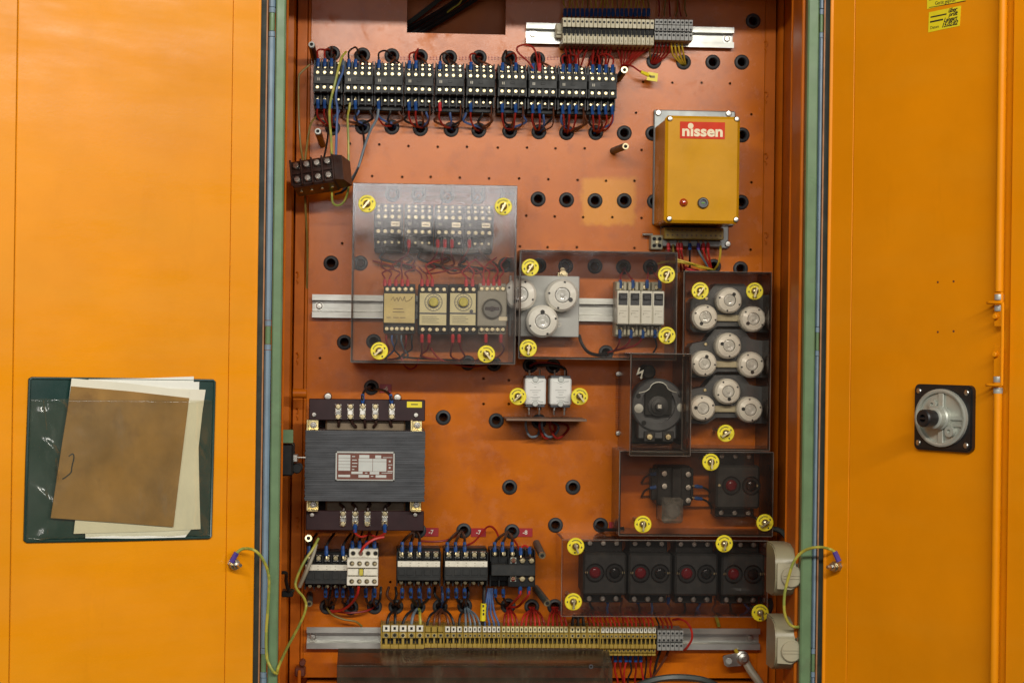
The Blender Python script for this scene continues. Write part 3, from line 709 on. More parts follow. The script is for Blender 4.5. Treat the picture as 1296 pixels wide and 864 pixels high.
# ---- terminal rows
def term_mesh(w, h, d, mat, kind, marker='marker_white'):
    m = MB(); x = w/2-.18
    if kind == 'beige':
        m.box(-x, x, 0, d-9, -h/2, h/2, 0); m.box(-x, x, d-9, d, h*.13, h*.47, 0, .5); m.box(-x, x, d-9, d, -h*.5, -h*.13, 0, .5)
        m.box(-x*.85, x*.85, d-9.2, d-4, -h*.115, h*.115, 1)
        m.cyl(0, h*.33, x*.62, d-1, d+.15, 8, 1); m.cyl(0, -h*.17, x*.62, d-1, d+.15, 8, 1)
        m.box(-x*.85, x*.85, d, d+.8, -h*.47, -h*.27, 0, .2); m.box(-x*.12, x*.12, d+.8, d+.9, -h*.42, -h*.33, 1)
        m.box(-x*.85, x*.85, d, d+.5, h*.12, h*.24, 0, .2)
    elif kind == 'grey':
        m.box(-x, x, 0, d-4, -h/2, h/2, 0); m.box(-x, x, d-4, d, h*.30-1.5, h*.5, 0, .4); m.box(-x, x, d-4, d, -h*.06, h*.22, 0, .3); m.box(-x, x, d-4, d, -h*.5, -h*.14, 0, .4)
        for zz in (.36, .02, -.26): m.cyl(0, h*zz, x*.60, d-1, d+.2, 8, 1)
        m.box(-x*.7, x*.7, d-4.1, d-3.8, -h*.12, -h*.07, 1)
    else:
        m.box(-x, x, 0, d-10, -h/2, h/2, 0); m.box(-x, x, d-10, d, h*-.02, h*.22, 0, .4); m.box(-x, x, d-10, d-1, -h*.5, -h*.30, 0, .4)
        m.box(-x*.30, x*.30, d-10, d-2, -h*.3, -h*.02, 0); m.box(-x*.9, x*.9, d-10.2, d-9.4, -h*.3, -h*.02, 1)
        m.box(-x*.85, x*.85, d-8, d-3, h*.24, h*.5, 2 if marker else 0, .4)
        if marker: m.box(-x*.3, x*.3, d-3.1, d-2.8, h*.32, h*.44, 1)
        m.cyl(0, h*.10, x*.66, d, d+.25, 10, 3); m.cyl(0, h*.10, x*.42, d+.2, d+.35, 8, 1)
        if kind == 'double':
            m.box(-x, x, 0, d-16, -h*.86, -h*.5, 0); m.box(-x, x, d-16, d-6, -h*.72, -h*.5, 0, .3); m.cyl(0, -h*.62, x*.5, d-7, d-5.8, 8, 1); m.box(-x, x, d-16, d-4, -h*.86, -h*.76, 0, .3)
    return m.mesh('terminal', [mat, 'hole_black', marker or mat, 'brass_zinc'])
def row(label, pxa, pxb, n, py, h, d, mat, kind, marker='marker_white', base=0, cat='terminal row', zc=None, end=False):
    xa, xb = P(pxa, py, d)[0], P(pxb, py, d)[0]; z = P((pxa+pxb)/2, py, d)[1] if zc is None else zc
    t = thing('terminal_row', label, cat, ((xa+xb)/2, base, z)); w = (xb-xa)/n
    me = term_mesh(w, h, d-base, mat, kind, marker)
    for i in range(n): inst('terminal', me, t, xa+w*(i+.5), base, z)
    if end:
        m = MB(); m.box(xa-1.6, xa-.1, base, d+1, z-h/2, z+h*.55, 0, .4); m.build('end_plate', mat, t)
    return t, xa, w, z
T1 = row('long row of beige terminals on the upper rail', 712, 828, 21, 39.5, 33, 48, 'beige_terminal', 'beige', base=3)
T2 = row('short row of grey terminals at right end of the upper rail', 828.6, 877, 9, 38.0, 26, 44, 'grey_terminal', 'grey', base=3)
x, z = P(707, 40, 20)
m = MB(); m.box(x-4, x+4, 3, 26, z-9, z+9, 0, 1); m.box(x-3, x+5, 26, 30, z-5, z+3, 0, .6); m.cyl(x, z+1, 2.6, 26, 31.5, 10)
tag(m.build('end_clamp', 'beige_terminal'), 'small beige end clamp left of the beige terminals on the upper rail', 'clamp')
zr = P(650, 806.5, 44)[1]
rows_ = [('row of five large khaki terminals on the lower rail', 483.4, 536.6, 5, 29, 46, 'khaki_terminal', 'khaki', 'marker_white'),
 ('three plain khaki terminals beside the five large ones', 537.4, 561.8, 3, 26, 44, 'khaki_terminal', 'khaki', None),
 ('three khaki terminals with markers, fed by the dark wires', 562.6, 585.6, 3, 26, 44, 'khaki_terminal', 'khaki', 'marker_white'),
 ('four narrow khaki terminals under the grey-blue wires', 586.4, 609.8, 4, 26, 44, 'khaki_terminal', 'khaki', 'marker_white'),
 ('four narrow khaki terminals under the blue wire bundle', 610.6, 634, 4, 26, 44, 'khaki_terminal', 'khaki', 'marker_white'),
 ('long khaki terminal row under the dense red wires', 634.8, 719.4, 15, 26, 44, 'khaki_terminal', 'khaki', 'label_pale'),
 ('three wider khaki terminals under the black wire bunch', 721, 742.6, 3, 26, 44, 'khaki_terminal', 'khaki', 'label_pale'),
 ('three narrow khaki terminals left of the white marked row', 743.8, 760.4, 3, 26, 44, 'khaki_terminal', 'khaki', 'label_pale'),
 ('two-storey khaki terminal row with bright white markers', 760.6, 831, 13, 26, 46, 'khaki_terminal', 'double', 'marker_white')]
for (lb, a, b, n, h, d, mt, kd, mk) in rows_:
    row(lb, a, b, n, 806.5, h, d, mt, kd, mk, base=3, zc=zr, end=True)
row('row of six grey terminals at right end of the lower rail', 832, 865, 6, 810, 25, 44, 'grey_terminal', 'grey', base=3)

# ---- contactors
def make_contactor(label_plate=False, group='black four-pole contactors in the top row'):
    t = thing('contactor', '-', 'contactor', (0, 0, 0), group)
    m = MB(); m.box(-17.6, 17.6, 0, 28, -33, 27, 0, 1.2); m.build('base', 'black_plastic', t)
    m = MB(); m.box(-18, 18, 28, 36, -27, 23, 0, .8)
    for i in range(5): xx = -17+8.5*i; m.box(xx-.7, xx+.7, 36, 46, 15, 26, 0); m.box(xx-.7, xx+.7, 36, 46, -29, -15, 0)
    m.build('housing', 'black_plastic', t)
    m = MB(); m.box(-18, 18, 36, 58, -14.5, 14.5, 0, .8); m.box(-17.4, 17.4, 58, 61.5, -5.2, 5.2, 0, .6)
    for i in range(5):
        xx = -17+8.5*i; m.box(xx-.7, xx+.7, 58, 61, 5, 15.6, 0); m.box(xx-.7, xx+.7, 58, 61, -15.6, -5, 0)
    m.box(-2.6, 2.6, 61.5, 62.2, -.5, 2.5, 0, .3)
    m.build('front_block', 'grey_black', t)
    m = MB(); m.box(-13, -11.8, 61.5, 61.7, -1.2, 2.2); m.box(-11, -9.8, 61.5, 61.7, -1.2, 2.2); m.build('printed_mark', 'timer_grey', t)
    if label_plate:
        m = MB(); m.box(3, 13.5, 62, 62.8, -3, 3.2, 0, .2); m.box(4.5, 12, 62.8, 62.9, -.5, .2, 1); m.build('label_plate', ['label_cream', 'ink_black'], t)
    for i in range(4):
        xx = -12.75+8.5*i
        for zz, dd in ((9, 57.6), (-9, 57.6), (17.8, 43), (23.5, 38), (-21.6, 42)):
            inst('terminal_screw', SCREW, t, xx, dd, zz, rot=random.random()*3, scale=.86 if abs(zz) == 9 else .60)
    return t
CPX = [415, 454, 492, 530.5, 569.5, 608.5, 648.5, 687, 725, 762.5]
proto = make_contactor()
notes = ['leftmost contactor of the top row, beside the brown tube standoff', 'second contactor from left in the top row, behind the green-yellow wires', 'third top row contactor from left, above the grey-blue wire', 'fourth top row contactor from left, with two blue sleeves at its foot',
 'fifth top row contactor from left, with one red sleeve at its foot', 'sixth top row contactor from left, left of the seventh near the middle', 'seventh top row contactor from left, right of the middle', 'eighth top row contactor from left, below the looped red wire', 'ninth top row contactor, second from right end', 'rightmost contactor of the top row, beside the upright standoff']
CT = []
zt_ = P(590, 102.3+3.3, 58)[1]
for i, px in enumerate(CPX):
    o = proto if i == 0 else copy_tree(proto)
    x, z = P(px, 101.5+(px-415)*.0222, 58)
    place(o, x, 0, z, notes[i]); CT.append((x, z))
p2_ = make_contactor(True, 'contactors behind the large smoky cover')
n2 = ['leftmost contactor behind the large smoky cover', 'second contactor from left behind the large smoky cover', 'third contactor from left behind the large smoky cover', 'rightmost contactor behind the large smoky cover']
for i, px in enumerate((492, 530.5, 568.8, 606.5)):
    o = p2_ if i == 0 else copy_tree(p2_)
    x, z = P(px, 283.6+(px-492)*.018, 58); place(o, x, 0, z, n2[i])

# ---- lower contactors (wide, five terminals)
def make_wide():
    t = thing('contactor', '-', 'contactor', (0, 0, 0), 'wide black contactors above the lower rail')
    m = MB(); m.box(-27, 27, 0, 34, -22, 22, 0, 1.2); m.box(-27.5, 27.5, 34, 48, -18, 16, 0, 1)
    for i in range(6): xx = -26.5+10.6*i; m.box(xx-.8, xx+.8, 48, 60, 9, 20, 0); m.box(xx-.8, xx+.8, 34, 58, -22, -14, 0)
    m.build('housing', 'black_plastic', t)
    m = MB(); m.box(-27, 27, 48, 66, -14, 10, 0, 1)
    for i in range(5): xx = -21.2+10.6*i; m.box(xx-4, xx+4, 66, 66.8, -8, 0, 0, .3)
    m.box(-26, 26, 66, 68, -14, -9.5, 0, .5)
    m.build('front_block', 'grey_black', t)
    m = MB(); m.box(-26, 26, 66, 67.2, 2.5, 9.6, 0, .3)
    for i in range(5):
        xx = -21.2+10.6*i
        for zz in (4, 7.4): m.box(xx-.8, xx+.8, 67.2, 67.35, zz-.35, zz+.35, 1)
    m.build('label_strip', ['marker_white', 'timer_grey'], t)
    for i in range(5):
        xx = -21.2+10.6*i
        inst('terminal_screw', SCREW, t, xx, 52, 16, rot=random.random()*3, scale=1.25); inst('terminal_screw', SCREW, t, xx, 40, -20, rot=random.random()*3, scale=1.0)
        m = MB(); m.box(xx-3.4, xx+3.4, 48, 52, 11.5, 20, 0, .4); m.build('terminal_clamp', 'steel', t)
    return t
wd = make_wide()
for i, (px, py, lb) in enumerate(((413.5, 724, 'wide black contactor below the transformer, left of the white contactor'), (530, 719.5, 'wide black contactor with white strip, left one of the lower pair'), (590, 719.5, 'wide black contactor with white strip, right one of the lower pair'))):
    o = wd if i == 0 else copy_tree(wd)
    x, z = P(px, py, 66); place(o, x, 0, z, lb)
# white contactor
x0, x1, z0, z1 = RC(439, 707, 478.5, 741, 78); xc, zc = (x0+x1)/2, (z0+z1)/2
t = thing('contactor', 'cream white contactor with yellow tab, right of a black one under the transformer', 'contactor', (xc, 0, zc))
m = MB(); m.box(x0+1, x1, 0, 46, z0-5, z1+12, 0, 1); m.build('base', 'black_plastic', t)
m = MB(); m.box(x0+2, x1-.5, 46, 60, z1-2, z1+10, 0, .8); m.box(x0, x1, 46, 70, z0, z1, 0, .8); m.box(x0, x1, 70, 77, z0+.3, z0+11, 0, .6); m.box(x0, x1, 70, 77, z1-11, z1-.3, 0, .6); m.build('housing', 'breaker_white', t)
m = MB(); m.box(x0+20.5, x1-.6, 70, 76, z0+12.5, z1-12.5, 0, .4); m.box(x0+.8, x0+14, 70, 75, z0+12.5, z1-12.5, 0, .4); m.build('label_plate', 'marker_white', t)
m = MB(); m.box(x0+15, x0+19.5, 70, 78, z0+12.6, z1-12.6, 0, .5); m.build('tab', 'dial_yellow', t)
hm = MB(); hm.lathe(0, 0, [(3.2, 0), (3.2, .5), (2.5, .6), (2.3, .1), (0, .1)], 14, ms=[0, 0, 1, 1]); HOLE = hm.mesh('terminal_hole', ['timer_grey', 'hole_black'])
for i in range(4):
    xx = x0+6+i*9.2
    for zz in (z0+5.5, z1-5.5): inst('terminal_hole', HOLE, t, xx, 77, zz)
    inst('terminal_hole', HOLE, t, xx+1, 60, z1+5)
    inst('terminal_screw', SCREW, t, xx+.4, 77.1, z0+5.4, scale=.7); inst('terminal_screw', SCREW, t, xx+.4, 77.1, z1-5.6, scale=.7)
# relay at the right of the lower row
x0, x1, z0, z1 = RC(620, 694, 677.5, 744, 52); xc, zc = (x0+x1)/2, (z0+z1)/2
t = thing('relay', 'black relay with stepped terminals at right end of the lower contactors', 'relay', (xc, 0, zc))
m = MB(); m.box(x0, x1, 0, 32, z0, z1-2, 0, 1.2); m.box(x0+1, x1-1, 32, 46, z0+8, z1-10, 0, .8); m.box(x0+22, x1-.5, 46, 60, zc-22, zc+14, 0, .8)
for i in range(6):
    xx = x0+.8+i*(x1-x0-1.6)/5; m.box(xx-.8, xx+.8, 32, 50, z0+2, z0+16, 0); m.box(xx-.8, xx+.8, 32, 50, z1-16, z1-2, 0)
m.build('housing', 'black_plastic', t)
m = MB(); m.box(x0+1, x1-1, 46, 66, zc-7.5, zc+6.5, 0, .8); m.build('front_block', 'grey_black', t)
for i in range(5):
    xx = x0+6.2+i*11.2
    if i < 3: inst('terminal_screw', SCREW, t, xx, 44, z1-7, scale=1.2)
    if i == 2:
        for zz in (zc+11, zc-11.5): inst('terminal_screw', bpy.data.meshes['terminal_screw'], t, xx, 60, zz, scale=1.2); 
    if i > 2:
        for zz in (zc+11, zc-11.5): inst('terminal_screw', SCREW, t, xx, 60, zz, scale=1.35)
    if i == 2:
        for zz in (zc+11, zc-11.5):
            m = MB(); m.box(xx-3.6, xx+3.6, 59, 60.4, zz-3.6, zz+3.6, 0, .3); m.build('terminal_tag', 'plate_silver', t)
            m = MB(); m.cyl(xx, zz, 2.4, 60.4, 62.6, 10); m.build('sealed_screw', 'button_red', t)

# ---- transformer
x0, x1, z0, z1 = RC(386, 545, 537.5, 634, 108); xc, zc = (x0+x1)/2, (z0+z1)/2
tr = thing('transformer', 'large transformer with laminated grey core and maroon terminal boards', 'transformer', (xc, 0, zc))
m = MB(); random.seed(5); zz = z0
while zz < z1-.5:
    h = random.uniform(1.2, 2.6); k = random.uniform(-.5, .5); h = min(h, z1-zz)
    m.box(x0+random.uniform(-.5, .5), x1+random.uniform(-.5, .5), 18, 108+k, zz, zz+h-.12, 0, .12); zz += h
o = m.build('lamination', 'core_sheet', tr); o['kind'] = 'stuff'
def board(py0, py1, px0, px1, name, label, dd=88):
    a0, a1, b0, b1 = RC(px0, py0, px1, py1, dd)
    m = MB(); m.box(a0, a1, dd-5, dd, b0, b1, 0, .8); return a0, a1, b0, b1, m.build(name, 'maroon_board', tr)
ta = board(505, 532, 391, 538, 'terminal_board', '')
tb = board(646, 671, 387, 536.5, 'terminal_board', '')
def tclip(px, py, boardz, up):
    x, z = P(px, py, 90)
    h = thing_part = None
    m = MB(); m.box(x-3.8, x+3.8, 88, 89.4, z-9, z+9, 0, .4); m.box(x-3.2, x+3.2, 89.4, 92, z-4, z+2, 0, .5); o = m.build('terminal_clip', 'nickel', tr)
    inst('terminal_screw', SCREW, o, x, 89.4, z+6, rot=.5, scale=1.2); inst('terminal_screw', SCREW, o, x, 89.4, z-6.4, rot=1.2, scale=1.2)
for px in (428, 443.5, 459, 475, 496): tclip(px, 520.5, 0, 1)
for px in (434, 449.5, 465, 487): tclip(px, 656, 0, 1)
a0, a1, b0, b1 = RC(515, 508, 534, 515.5, 88); m = MB(); m.box(a0, a1, 88, 88.6, b0, b1); m.box(a0+5, a1-5, 88.6, 88.7, (b0+b1)/2-.4, (b0+b1)/2+.8, 1); m.build('label_plate', ['tag_yellow', 'ink_black'], tr)
m = MB(); a0, a1, b0, b1 = RC(412, 530, 513, 546, 78); m.box(a0, a1, 12, 78, b0-6, b1, 0, 2); m.build('coil', 'coil_paper', tr); m = MB(); a0, a1, b0, b1 = RC(412, 632, 513, 648, 78); m.box(a0, a1, 12, 78, b0, b1+6, 0, 2); m.build('coil', 'coil_paper', tr)
random.seed(11)
for px, py, s_ in ((428,533,1),(445,534,1),(461,534,1),(475,534,1),(493,533,1),(434,644,-1),(449,643,-1),(465,643,-1),(487,643,-1)):
    m = MB(); m.tube([P3(px, py-s_*3, 86), P3(px+1, py+s_*2, 84), P3(px+random.uniform(-4, 6), py+s_*6, 80), P3(px+random.uniform(-8, 8), py+s_*8, 60)], 2.0, 6); m.build('lead', 'brown_bakelite', tr)
for px, py in ((395.5, 538), (527, 538.5), (395.5, 639), (526, 639.5)):
    x, z = P(px, py, 92); m = MB(); m.box(x-7, x+7, 84, 86, z-7, z+7, 0, .5); m.box(x-7, x-4.8, 86, 98, z-7, z+7, 0, .4); m.box(x-7, x+7, 86, 98, z-7, z-5.2, 0, .4); o = m.build('bracket', 'brass_zinc', tr)
    m = MB(); m.cyl(x+1, z+.5, 4.2, 86, 91, 6, b=.5); m.cyl(x+1, z+.5, 2, 91, 96, 10, b=.4); m.build('nut', 'steel', o)
for px, py in ((397.5, 524.5), (526.5, 525), (395, 651), (525.5, 651)):
    x, z = P(px, py, 88); inst('screw', BIGSCREW, tr, x, 88, z, rot=random.random()*3, scale=.85)
for px, py in ((415, 501.5), (503, 503)):
    x, z = P(px, py, 6); inst('mounting_bolt', BIGSCREW, tr, x, 3, z, scale=1.4)
m = MB(); m.box(x0+6, x1-6, .5, 20, z0-26, z1+30, 0, 2); m.build('foot', 'black_plastic', tr)
# rating plate: dark print fields around silver panels
a0, a1, b0, b1 = RC(424.5, 571, 499.5, 608, 109.5)
o = (lambda m: (m.box(a0, a1, 108.6, 109.4, b0, b1, 0, .3), m.build('rating_plate', 'plate_brown', tr))[1])(MB())
m = MB(); r_ = [(a0, a1, b1-2.2, b1), (a0, a1, b0, b0+1.6), (a0, a0+2, b0, b1), (a1-2, a1, b0, b1)]
for q_ in r_: m.box(q_[0], q_[1], 109.3, 110.6, q_[2], q_[3], 0, .3)
m.build('plate_rim', 'plate_silver', o)
W_, H_ = a1-a0, b1-b0
m = MB()
for (u0, u1, v0, v1) in ((.05,.25,.12,.225),(.05,.25,.235,.335),(.05,.25,.345,.445),(.05,.25,.455,.55),(.05,.25,.56,.66),(.40,.57,.12,.23),(.67,.77,.13,.23),(.39,.625,.245,.34),(.632,.86,.245,.34),(.39,.625,.35,.68),(.632,.86,.35,.68),(.27,.46,.69,.77),(.58,.74,.69,.78),(.05,.25,.80,.88),(.39,.57,.80,.89),(.68,.86,.80,.89),
     (.28,.33,.16,.19),(.28,.36,.28,.31),(.28,.37,.39,.42),(.28,.36,.50,.53),(.28,.32,.60,.63),(.90,.93,.30,.36),(.89,.96,.44,.46),(.90,.93,.52,.58),(.88,.97,.66,.69),(.60,.64,.83,.86),(.50,.54,.72,.75),(.78,.96,.72,.74),(.80,.96,.19,.21)):
    m.box(a0+W_*u0, a0+W_*u1, 109.4, 109.6, b1-H_*v1, b1-H_*v0)
m.build('printed_field', 'print_silver', o)

# ---- timers and monitoring relay on the middle rail
def device(px0, py0, px1, py1, d, name, label, mat, cat, grp, screws_top, screws_bot, face, facemat):
    x0, x1, z0, z1 = RC(px0, py0, px1, py1, d-10); t = thing(name, label, cat, ((x0+x1)/2, 12, (z0+z1)/2), grp)
    m = MB(); m.box(x0, x1, 13, d-12, z0, z1, 0, 1); m.box(x0+.6, x1-.6, d-12, d-8, z0+3, z1-3, 0, .8)
    m.build('housing', mat, t)
    a0, a1, b0, b1 = RC(*face, d); m = MB(); m.box(a0-1, a1+1, d-12, d-.8, b0-1, b1+1, 0, .8); m.build('front_block', mat, t)
    m = MB(); m.box(a0, a1, d-.8, d, b0, b1, 0, .2); f = m.build('face_plate', facemat, t)
    for n, py in ((screws_top, py0+7), (screws_bot, py1-6)):
        for i in range(n):
            x, z = P(px0+(px1-px0)*(i+.6)/(n+.2), py, d-9); inst('terminal_screw', SCREW, t, x, d-8, z, rot=random.random()*3, scale=1.0)
    return t, a0, a1, b0, b1, f
G_ = 'timers and relay on the middle rail'
t, a0, a1, b0, b1, f = device(485.5, 359, 525.5, 422, 74, 'monitoring_relay', 'relay with worn yellow label, leftmost device on the middle rail', 'grey_black', 'relay', None, 5, 6, (486, 371.5, 525, 408.5), 'label_yellow')
m = MB()
for i, (u0, u1, v) in enumerate(((.30,.62,.52),(.28,.66,.63),(.08,.22,.82),(.30,.48,.82),(.52,.70,.82))): m.box(a0+(a1-a0)*u0, a0+(a1-a0)*u1, 74, 74.2, b1-(b1-b0)*v-.4, b1-(b1-b0)*v+.4)
m.tube([(a0+(a1-a0)*u, 74.2, b1-(b1-b0)*v) for u, v in ((.22,.24),(.3,.12),(.34,.25),(.42,.14),(.46,.26),(.52,.12),(.6,.24),(.66,.1),(.7,.26),(.85,.2),(.92,.1))], .35, 4)
m.build('printed_text', 'coil_paper', f)
for px0, px1, lb, dz in ((529.5, 567.5, 'timer with yellow dial, left one of the two cream timers', 0), (568, 604.5, 'timer with yellow dial and black knob dot, right one of the two cream timers', 1)):
    t, a0, a1, b0, b1, f = device(px0, 359.5, px1, 423, 74, 'timer', lb, 'black_plastic', 'timer', G_, 4, 4, (px0+1.5, 371, px1-2.5, 411.5), 'label_pale')
    cx, cz = (a0+a1)/2+.5, b1-(b1-b0)*.28
    m = MB(); m.lathe(cx, cz, [(11, 74), (11, 74.4), (10.2, 74.4), (10.2, 74)], 28); m.lathe(cx, cz, [(7.4, 74), (7.4, 74.6), (6.6, 74.6), (6.6, 74)], 24)
    for k in range(16): q_ = 2*math.pi*k/16; m.box(cx+9*math.cos(q_)-.25, cx+9*math.cos(q_)+.25, 74, 74.2, cz+9*math.sin(q_)-.6, cz+9*math.sin(q_)+.6)
    m.prism([(cx-6, cz-3), (cx-3, cz-6.2), (cx+3, cz-6.2), (cx+6, cz-3), (cx+3.4, cz-4.2), (cx-3.4, cz-4.2)], 74.1, 76)
    m.box(a0, a1, 74, 74.5, b0+13.6, b0+15.4)
    for i in range(4): m.box(a0+3, a1-9-3*(i % 2), 74, 74.12, b0+3+i*2.2, b0+3.5+i*2.2)
    if dz: m.cyl(cx+10, cz-11, 2.2, 74, 75.5, 12)
    m.build('printed_scale', 'timer_grey' if False else 'base_grey', f)
    m = MB(); m.cyl(cx, cz, 5.6, 74, 80, 20, b=1); m.box(cx-.7, cx+.7, 80, 80.8, cz-4.6, cz+4.6); m.build('dial_knob', 'dial_yellow', t)
t, a0, a1, b0, b1, f = device(605.5, 358.5, 640.5, 423, 74, 'timer', 'brown-grey timer with round clear dial, rightmost device on the middle rail', 'timer_grey', 'timer', None, 5, 5, (605, 369, 640.5, 412), 'timer_grey')
cx, cz = (a0+a1)/2, (b0+b1)/2
m = MB(); m.lathe(cx, cz, [(12.5, 74), (12.5, 78), (11, 79.5), (10.4, 76.5), (0, 76.5)], 28); m.build('dial_ring', 'porcelain_dark', t)
m = MB(); m.box(cx-8.5, cx+8.5, 76.5, 77.4, cz-1.8, cz+1.8, 0, .4); m.cyl(cx, cz, 3, 76.5, 79, 12); m.build('dial_pointer', 'brown_bakelite', t)
m = MB(); m.box(a1-9, a1+1.5, 74, 75, b0+6, b0+11, 0, .2); m.build('label_plate', 'label_cream', t)

# ---- fuse carrier with three large caps
def fuse_cap(r, px, py, d, label, grp, base=0, rot=0):
    x, z = P(px, py, d); t = thing('round_fuse', label, 'fuse', (x, base, z), grp)
    m = MB(); k = r/20.5
    m.lathe(x, z, [(r*.97, base), (r, base+2), (r, d-9*k), (r*.97, d-6.5*k), (r*.90, d-5.2*k), (r*.86, d-2.6*k), (r*.66, d-1.0*k), (r*.52, d), (r*.47, d-.4), (r*.455, d-2.6*k), (0, d-2.6*k)], 36, ms=[0, 0, 0, 0, 0, 0, 0, 0, 1, 1])
    m.build('body', ['porcelain', 'porcelain_dark'], t)
    m = MB(); m.lathe(x, z, [(r*.425, d-2.5*k), (r*.425, d-1.6*k), (r*.36, d-1.3*k), (r*.22, d-2.3*k), (r*.14, d-2.3*k), (r*.12, d-.9*k), (0, d-.7*k)], 24); m.build('window', 'fuse_window', t)
    for q_, rr_ in ((0, .17), (1.9, .085), (3.5, .085), (4.9, .085)):
        a = rot+q_; qq = .56 if rr_ > .1 else .80; zz = d-(.3 if rr_ > .1 else 2.1)*k
        m = MB(); m.cyl(x+math.cos(a)*r*qq, z+math.sin(a)*r*qq, r*rr_*.85, zz-1.5, zz+.35, 8); m.build('test_hole', 'ink_black', t)
    return t
x0, x1, z0, z1 = RC(645, 349, 733, 426, 36)
t = thing('fuse_carrier', 'light grey fuse carrier plate holding three large round fuse caps', 'fuse carrier', ((x0+x1)/2, 12, (z0+z1)/2))
m = MB(); m.box(x0, x1, 13, 36, z0, z1, 0, 1); m.build('plate', 'grey_plate', t)
x, z = P(708, 411, 36.2); m = MB(); m.lathe(x, z, [(2.8, 36), (2.6, 36.5), (1.7, 36.5), (1.6, 35), (0, 35)], 12, ms=[0, 0, 1, 1]); m.build('fixing_hole', ['steel', 'hole_black'], t)
x, z = P(712.5, 347, 22); m = MB(); m.box(x-6.5, x+6.5, 14, 18, z-6, z+3, 0, .6); m.cyl(x, z+1, 5, 18, 24, 6, b=.5); m.cyl(x, z+1, 2.4, 24, 31, 10); m.cyl(x, z+6, 3, 12, 16, 10); m.build('terminal_lug', 'bright_screw', t)
GF = 'large round fuses on the grey carrier'
fuse_cap(20.3, 659, 372.5, 66, 'large round fuse at upper left of the grey carrier, half behind the smoky cover edge', GF, 36.2, 4.0)
fuse_cap(20.3, 712, 373.5, 66, 'large round fuse at upper right of the grey carrier', GF, 36.2, -.5)
fuse_cap(20.3, 687, 406.5, 66, 'large round fuse lowest on the grey carrier', GF, 36.2, 1.6)
# ---- block of nine fuses
x0, x1, z0, z1 = RC(873, 357, 972, 551, 40)
fb = thing('fuse_block', 'dark grey fuse block under nine round cream caps', 'fuse block', ((x0+x1)/2, 0, (z0+z1)/2))
CAPS = [(924, 380, 'top centre'), (893, 401.5, 'top left'), (954, 403.5, 'top right'), (923, 437.5, 'middle centre'), (892, 460, 'middle left'), (952, 461.5, 'middle right'), (922, 495.5, 'bottom centre'), (890, 516.5, 'bottom left'), (950, 518.5, 'bottom right')]
for k in range(3):
    cpx, cpy = CAPS[3*k][0], CAPS[3*k][1]
    pp = [P(cpx+a, cpy+b, 40) for a, b in ((-18,-21),(18,-21),(27,-9),(36,-7),(49,-6),(51,0),(51,36),(46,40),(28,41),(18,33),(-16,33),(-28,41),(-46,40),(-50,36),(-50,2),(-46,-3),(-30,-6))]
    m = MB(); m.prism(pp, .3, 38); m.prism([(a*.985+P(cpx, cpy+10, 40)[0]*.015, b*.985+P(cpx, cpy+10, 40)[1]*.015) for a, b in pp], 38, 40); m.build('base', 'base_grey', fb)
    a0, a1, b0, b1 = RC(CAPS[3*k+1][0]+10, CAPS[3*k+1][1]-3, CAPS[3*k+2][0]-10, CAPS[3*k+1][1]+5, 46); m = MB(); m.box(a0, a1, 40, 46, b0, b1, 0, .8); m.build('busbar_cover', 'beige_terminal', fb)
    for a, b in ((-46, 33), (46, 10), (46, 34), (-30, -2), (36, 30)):
        x, z = P(cpx+a, cpy+b, 40); inst('screw', SCREW, fb, x, 40, z, scale=.8)
random.seed(21)
for px, py, w in CAPS:
    row_, side_ = w.split()
    fuse_cap(16.2, px, py, 66, f'small round fuse, {side_} one of the {row_} trio' if row_ != 'middle' else f'small round fuse, {side_} one of the trio at mid height', 'small round fuses in threes on the dark block', 40.2, random.random()*6)

# ---- circuit breakers
def make_breaker():
    t = thing('circuit_breaker', '-', 'circuit breaker', (0, 13, 0), 'white circuit breakers on the middle rail')
    m = MB(); m.box(-7, 7, 13.2, 38, -36, 33, 0, .8); m.box(-6.5, -2.5, 38, 46, 22, 32, 0, .4); m.box(2.5, 6.5, 38, 44, 22, 32, 0, .4); m.box(-6.5, -3.5, 38, 44, -34, -22, 0, .4); m.box(3.5, 6.5, 38, 44, -34, -22, 0, .4); m.build('base', 'socket_lid', t)
    m = MB(); m.box(-7.2, 7.2, 38, 62, -21, 21, 0, .8); m.box(-6.4, 6.4, 62, 63.2, -20, .6, 0, .4); m.build('housing', 'breaker_white', t)
    m = MB(); m.box(-5.6, 5.6, 61, 62.8, 3, 18, 0, .4); m.box(-4.6, 4.6, 62.8, 67, 10, 16.5, 0, .8); m.build('toggle', 'switch_black', t)
    m = MB(); m.box(-4.5, 4.5, 63.2, 63.35, -4.4, -3.8); m.box(-4, 1, 63.2, 63.35, -7.2, -6.6); m.box(-1, 4, 63.2, 63.35, -11.5, -11); m.box(-4.6, -3.8, 63.2, 63.35, -9, -6.5); m.build('printed_text', 'timer_grey', t)
    inst('terminal_screw', SCREW, t, 0, 40, 26, scale=1.1); inst('terminal_screw', SCREW, t, 0, 40, -27, scale=1.1)
    return t
bp_ = make_breaker()
for i, px in enumerate((788.5, 803.6, 818.7, 833.5)):
    o = bp_ if i == 0 else copy_tree(bp_)
    x, z = P(px, 389+(px-788)*.015, 63); place(o, x, 13, z, ['white circuit breaker at left end of four, nearest the grey fuse carrier', 'second of four white circuit breakers from the left', 'third of four white circuit breakers from the left', 'white circuit breaker at right end of four, nearest the cover edge'][i])
# rail adapter left of the breakers

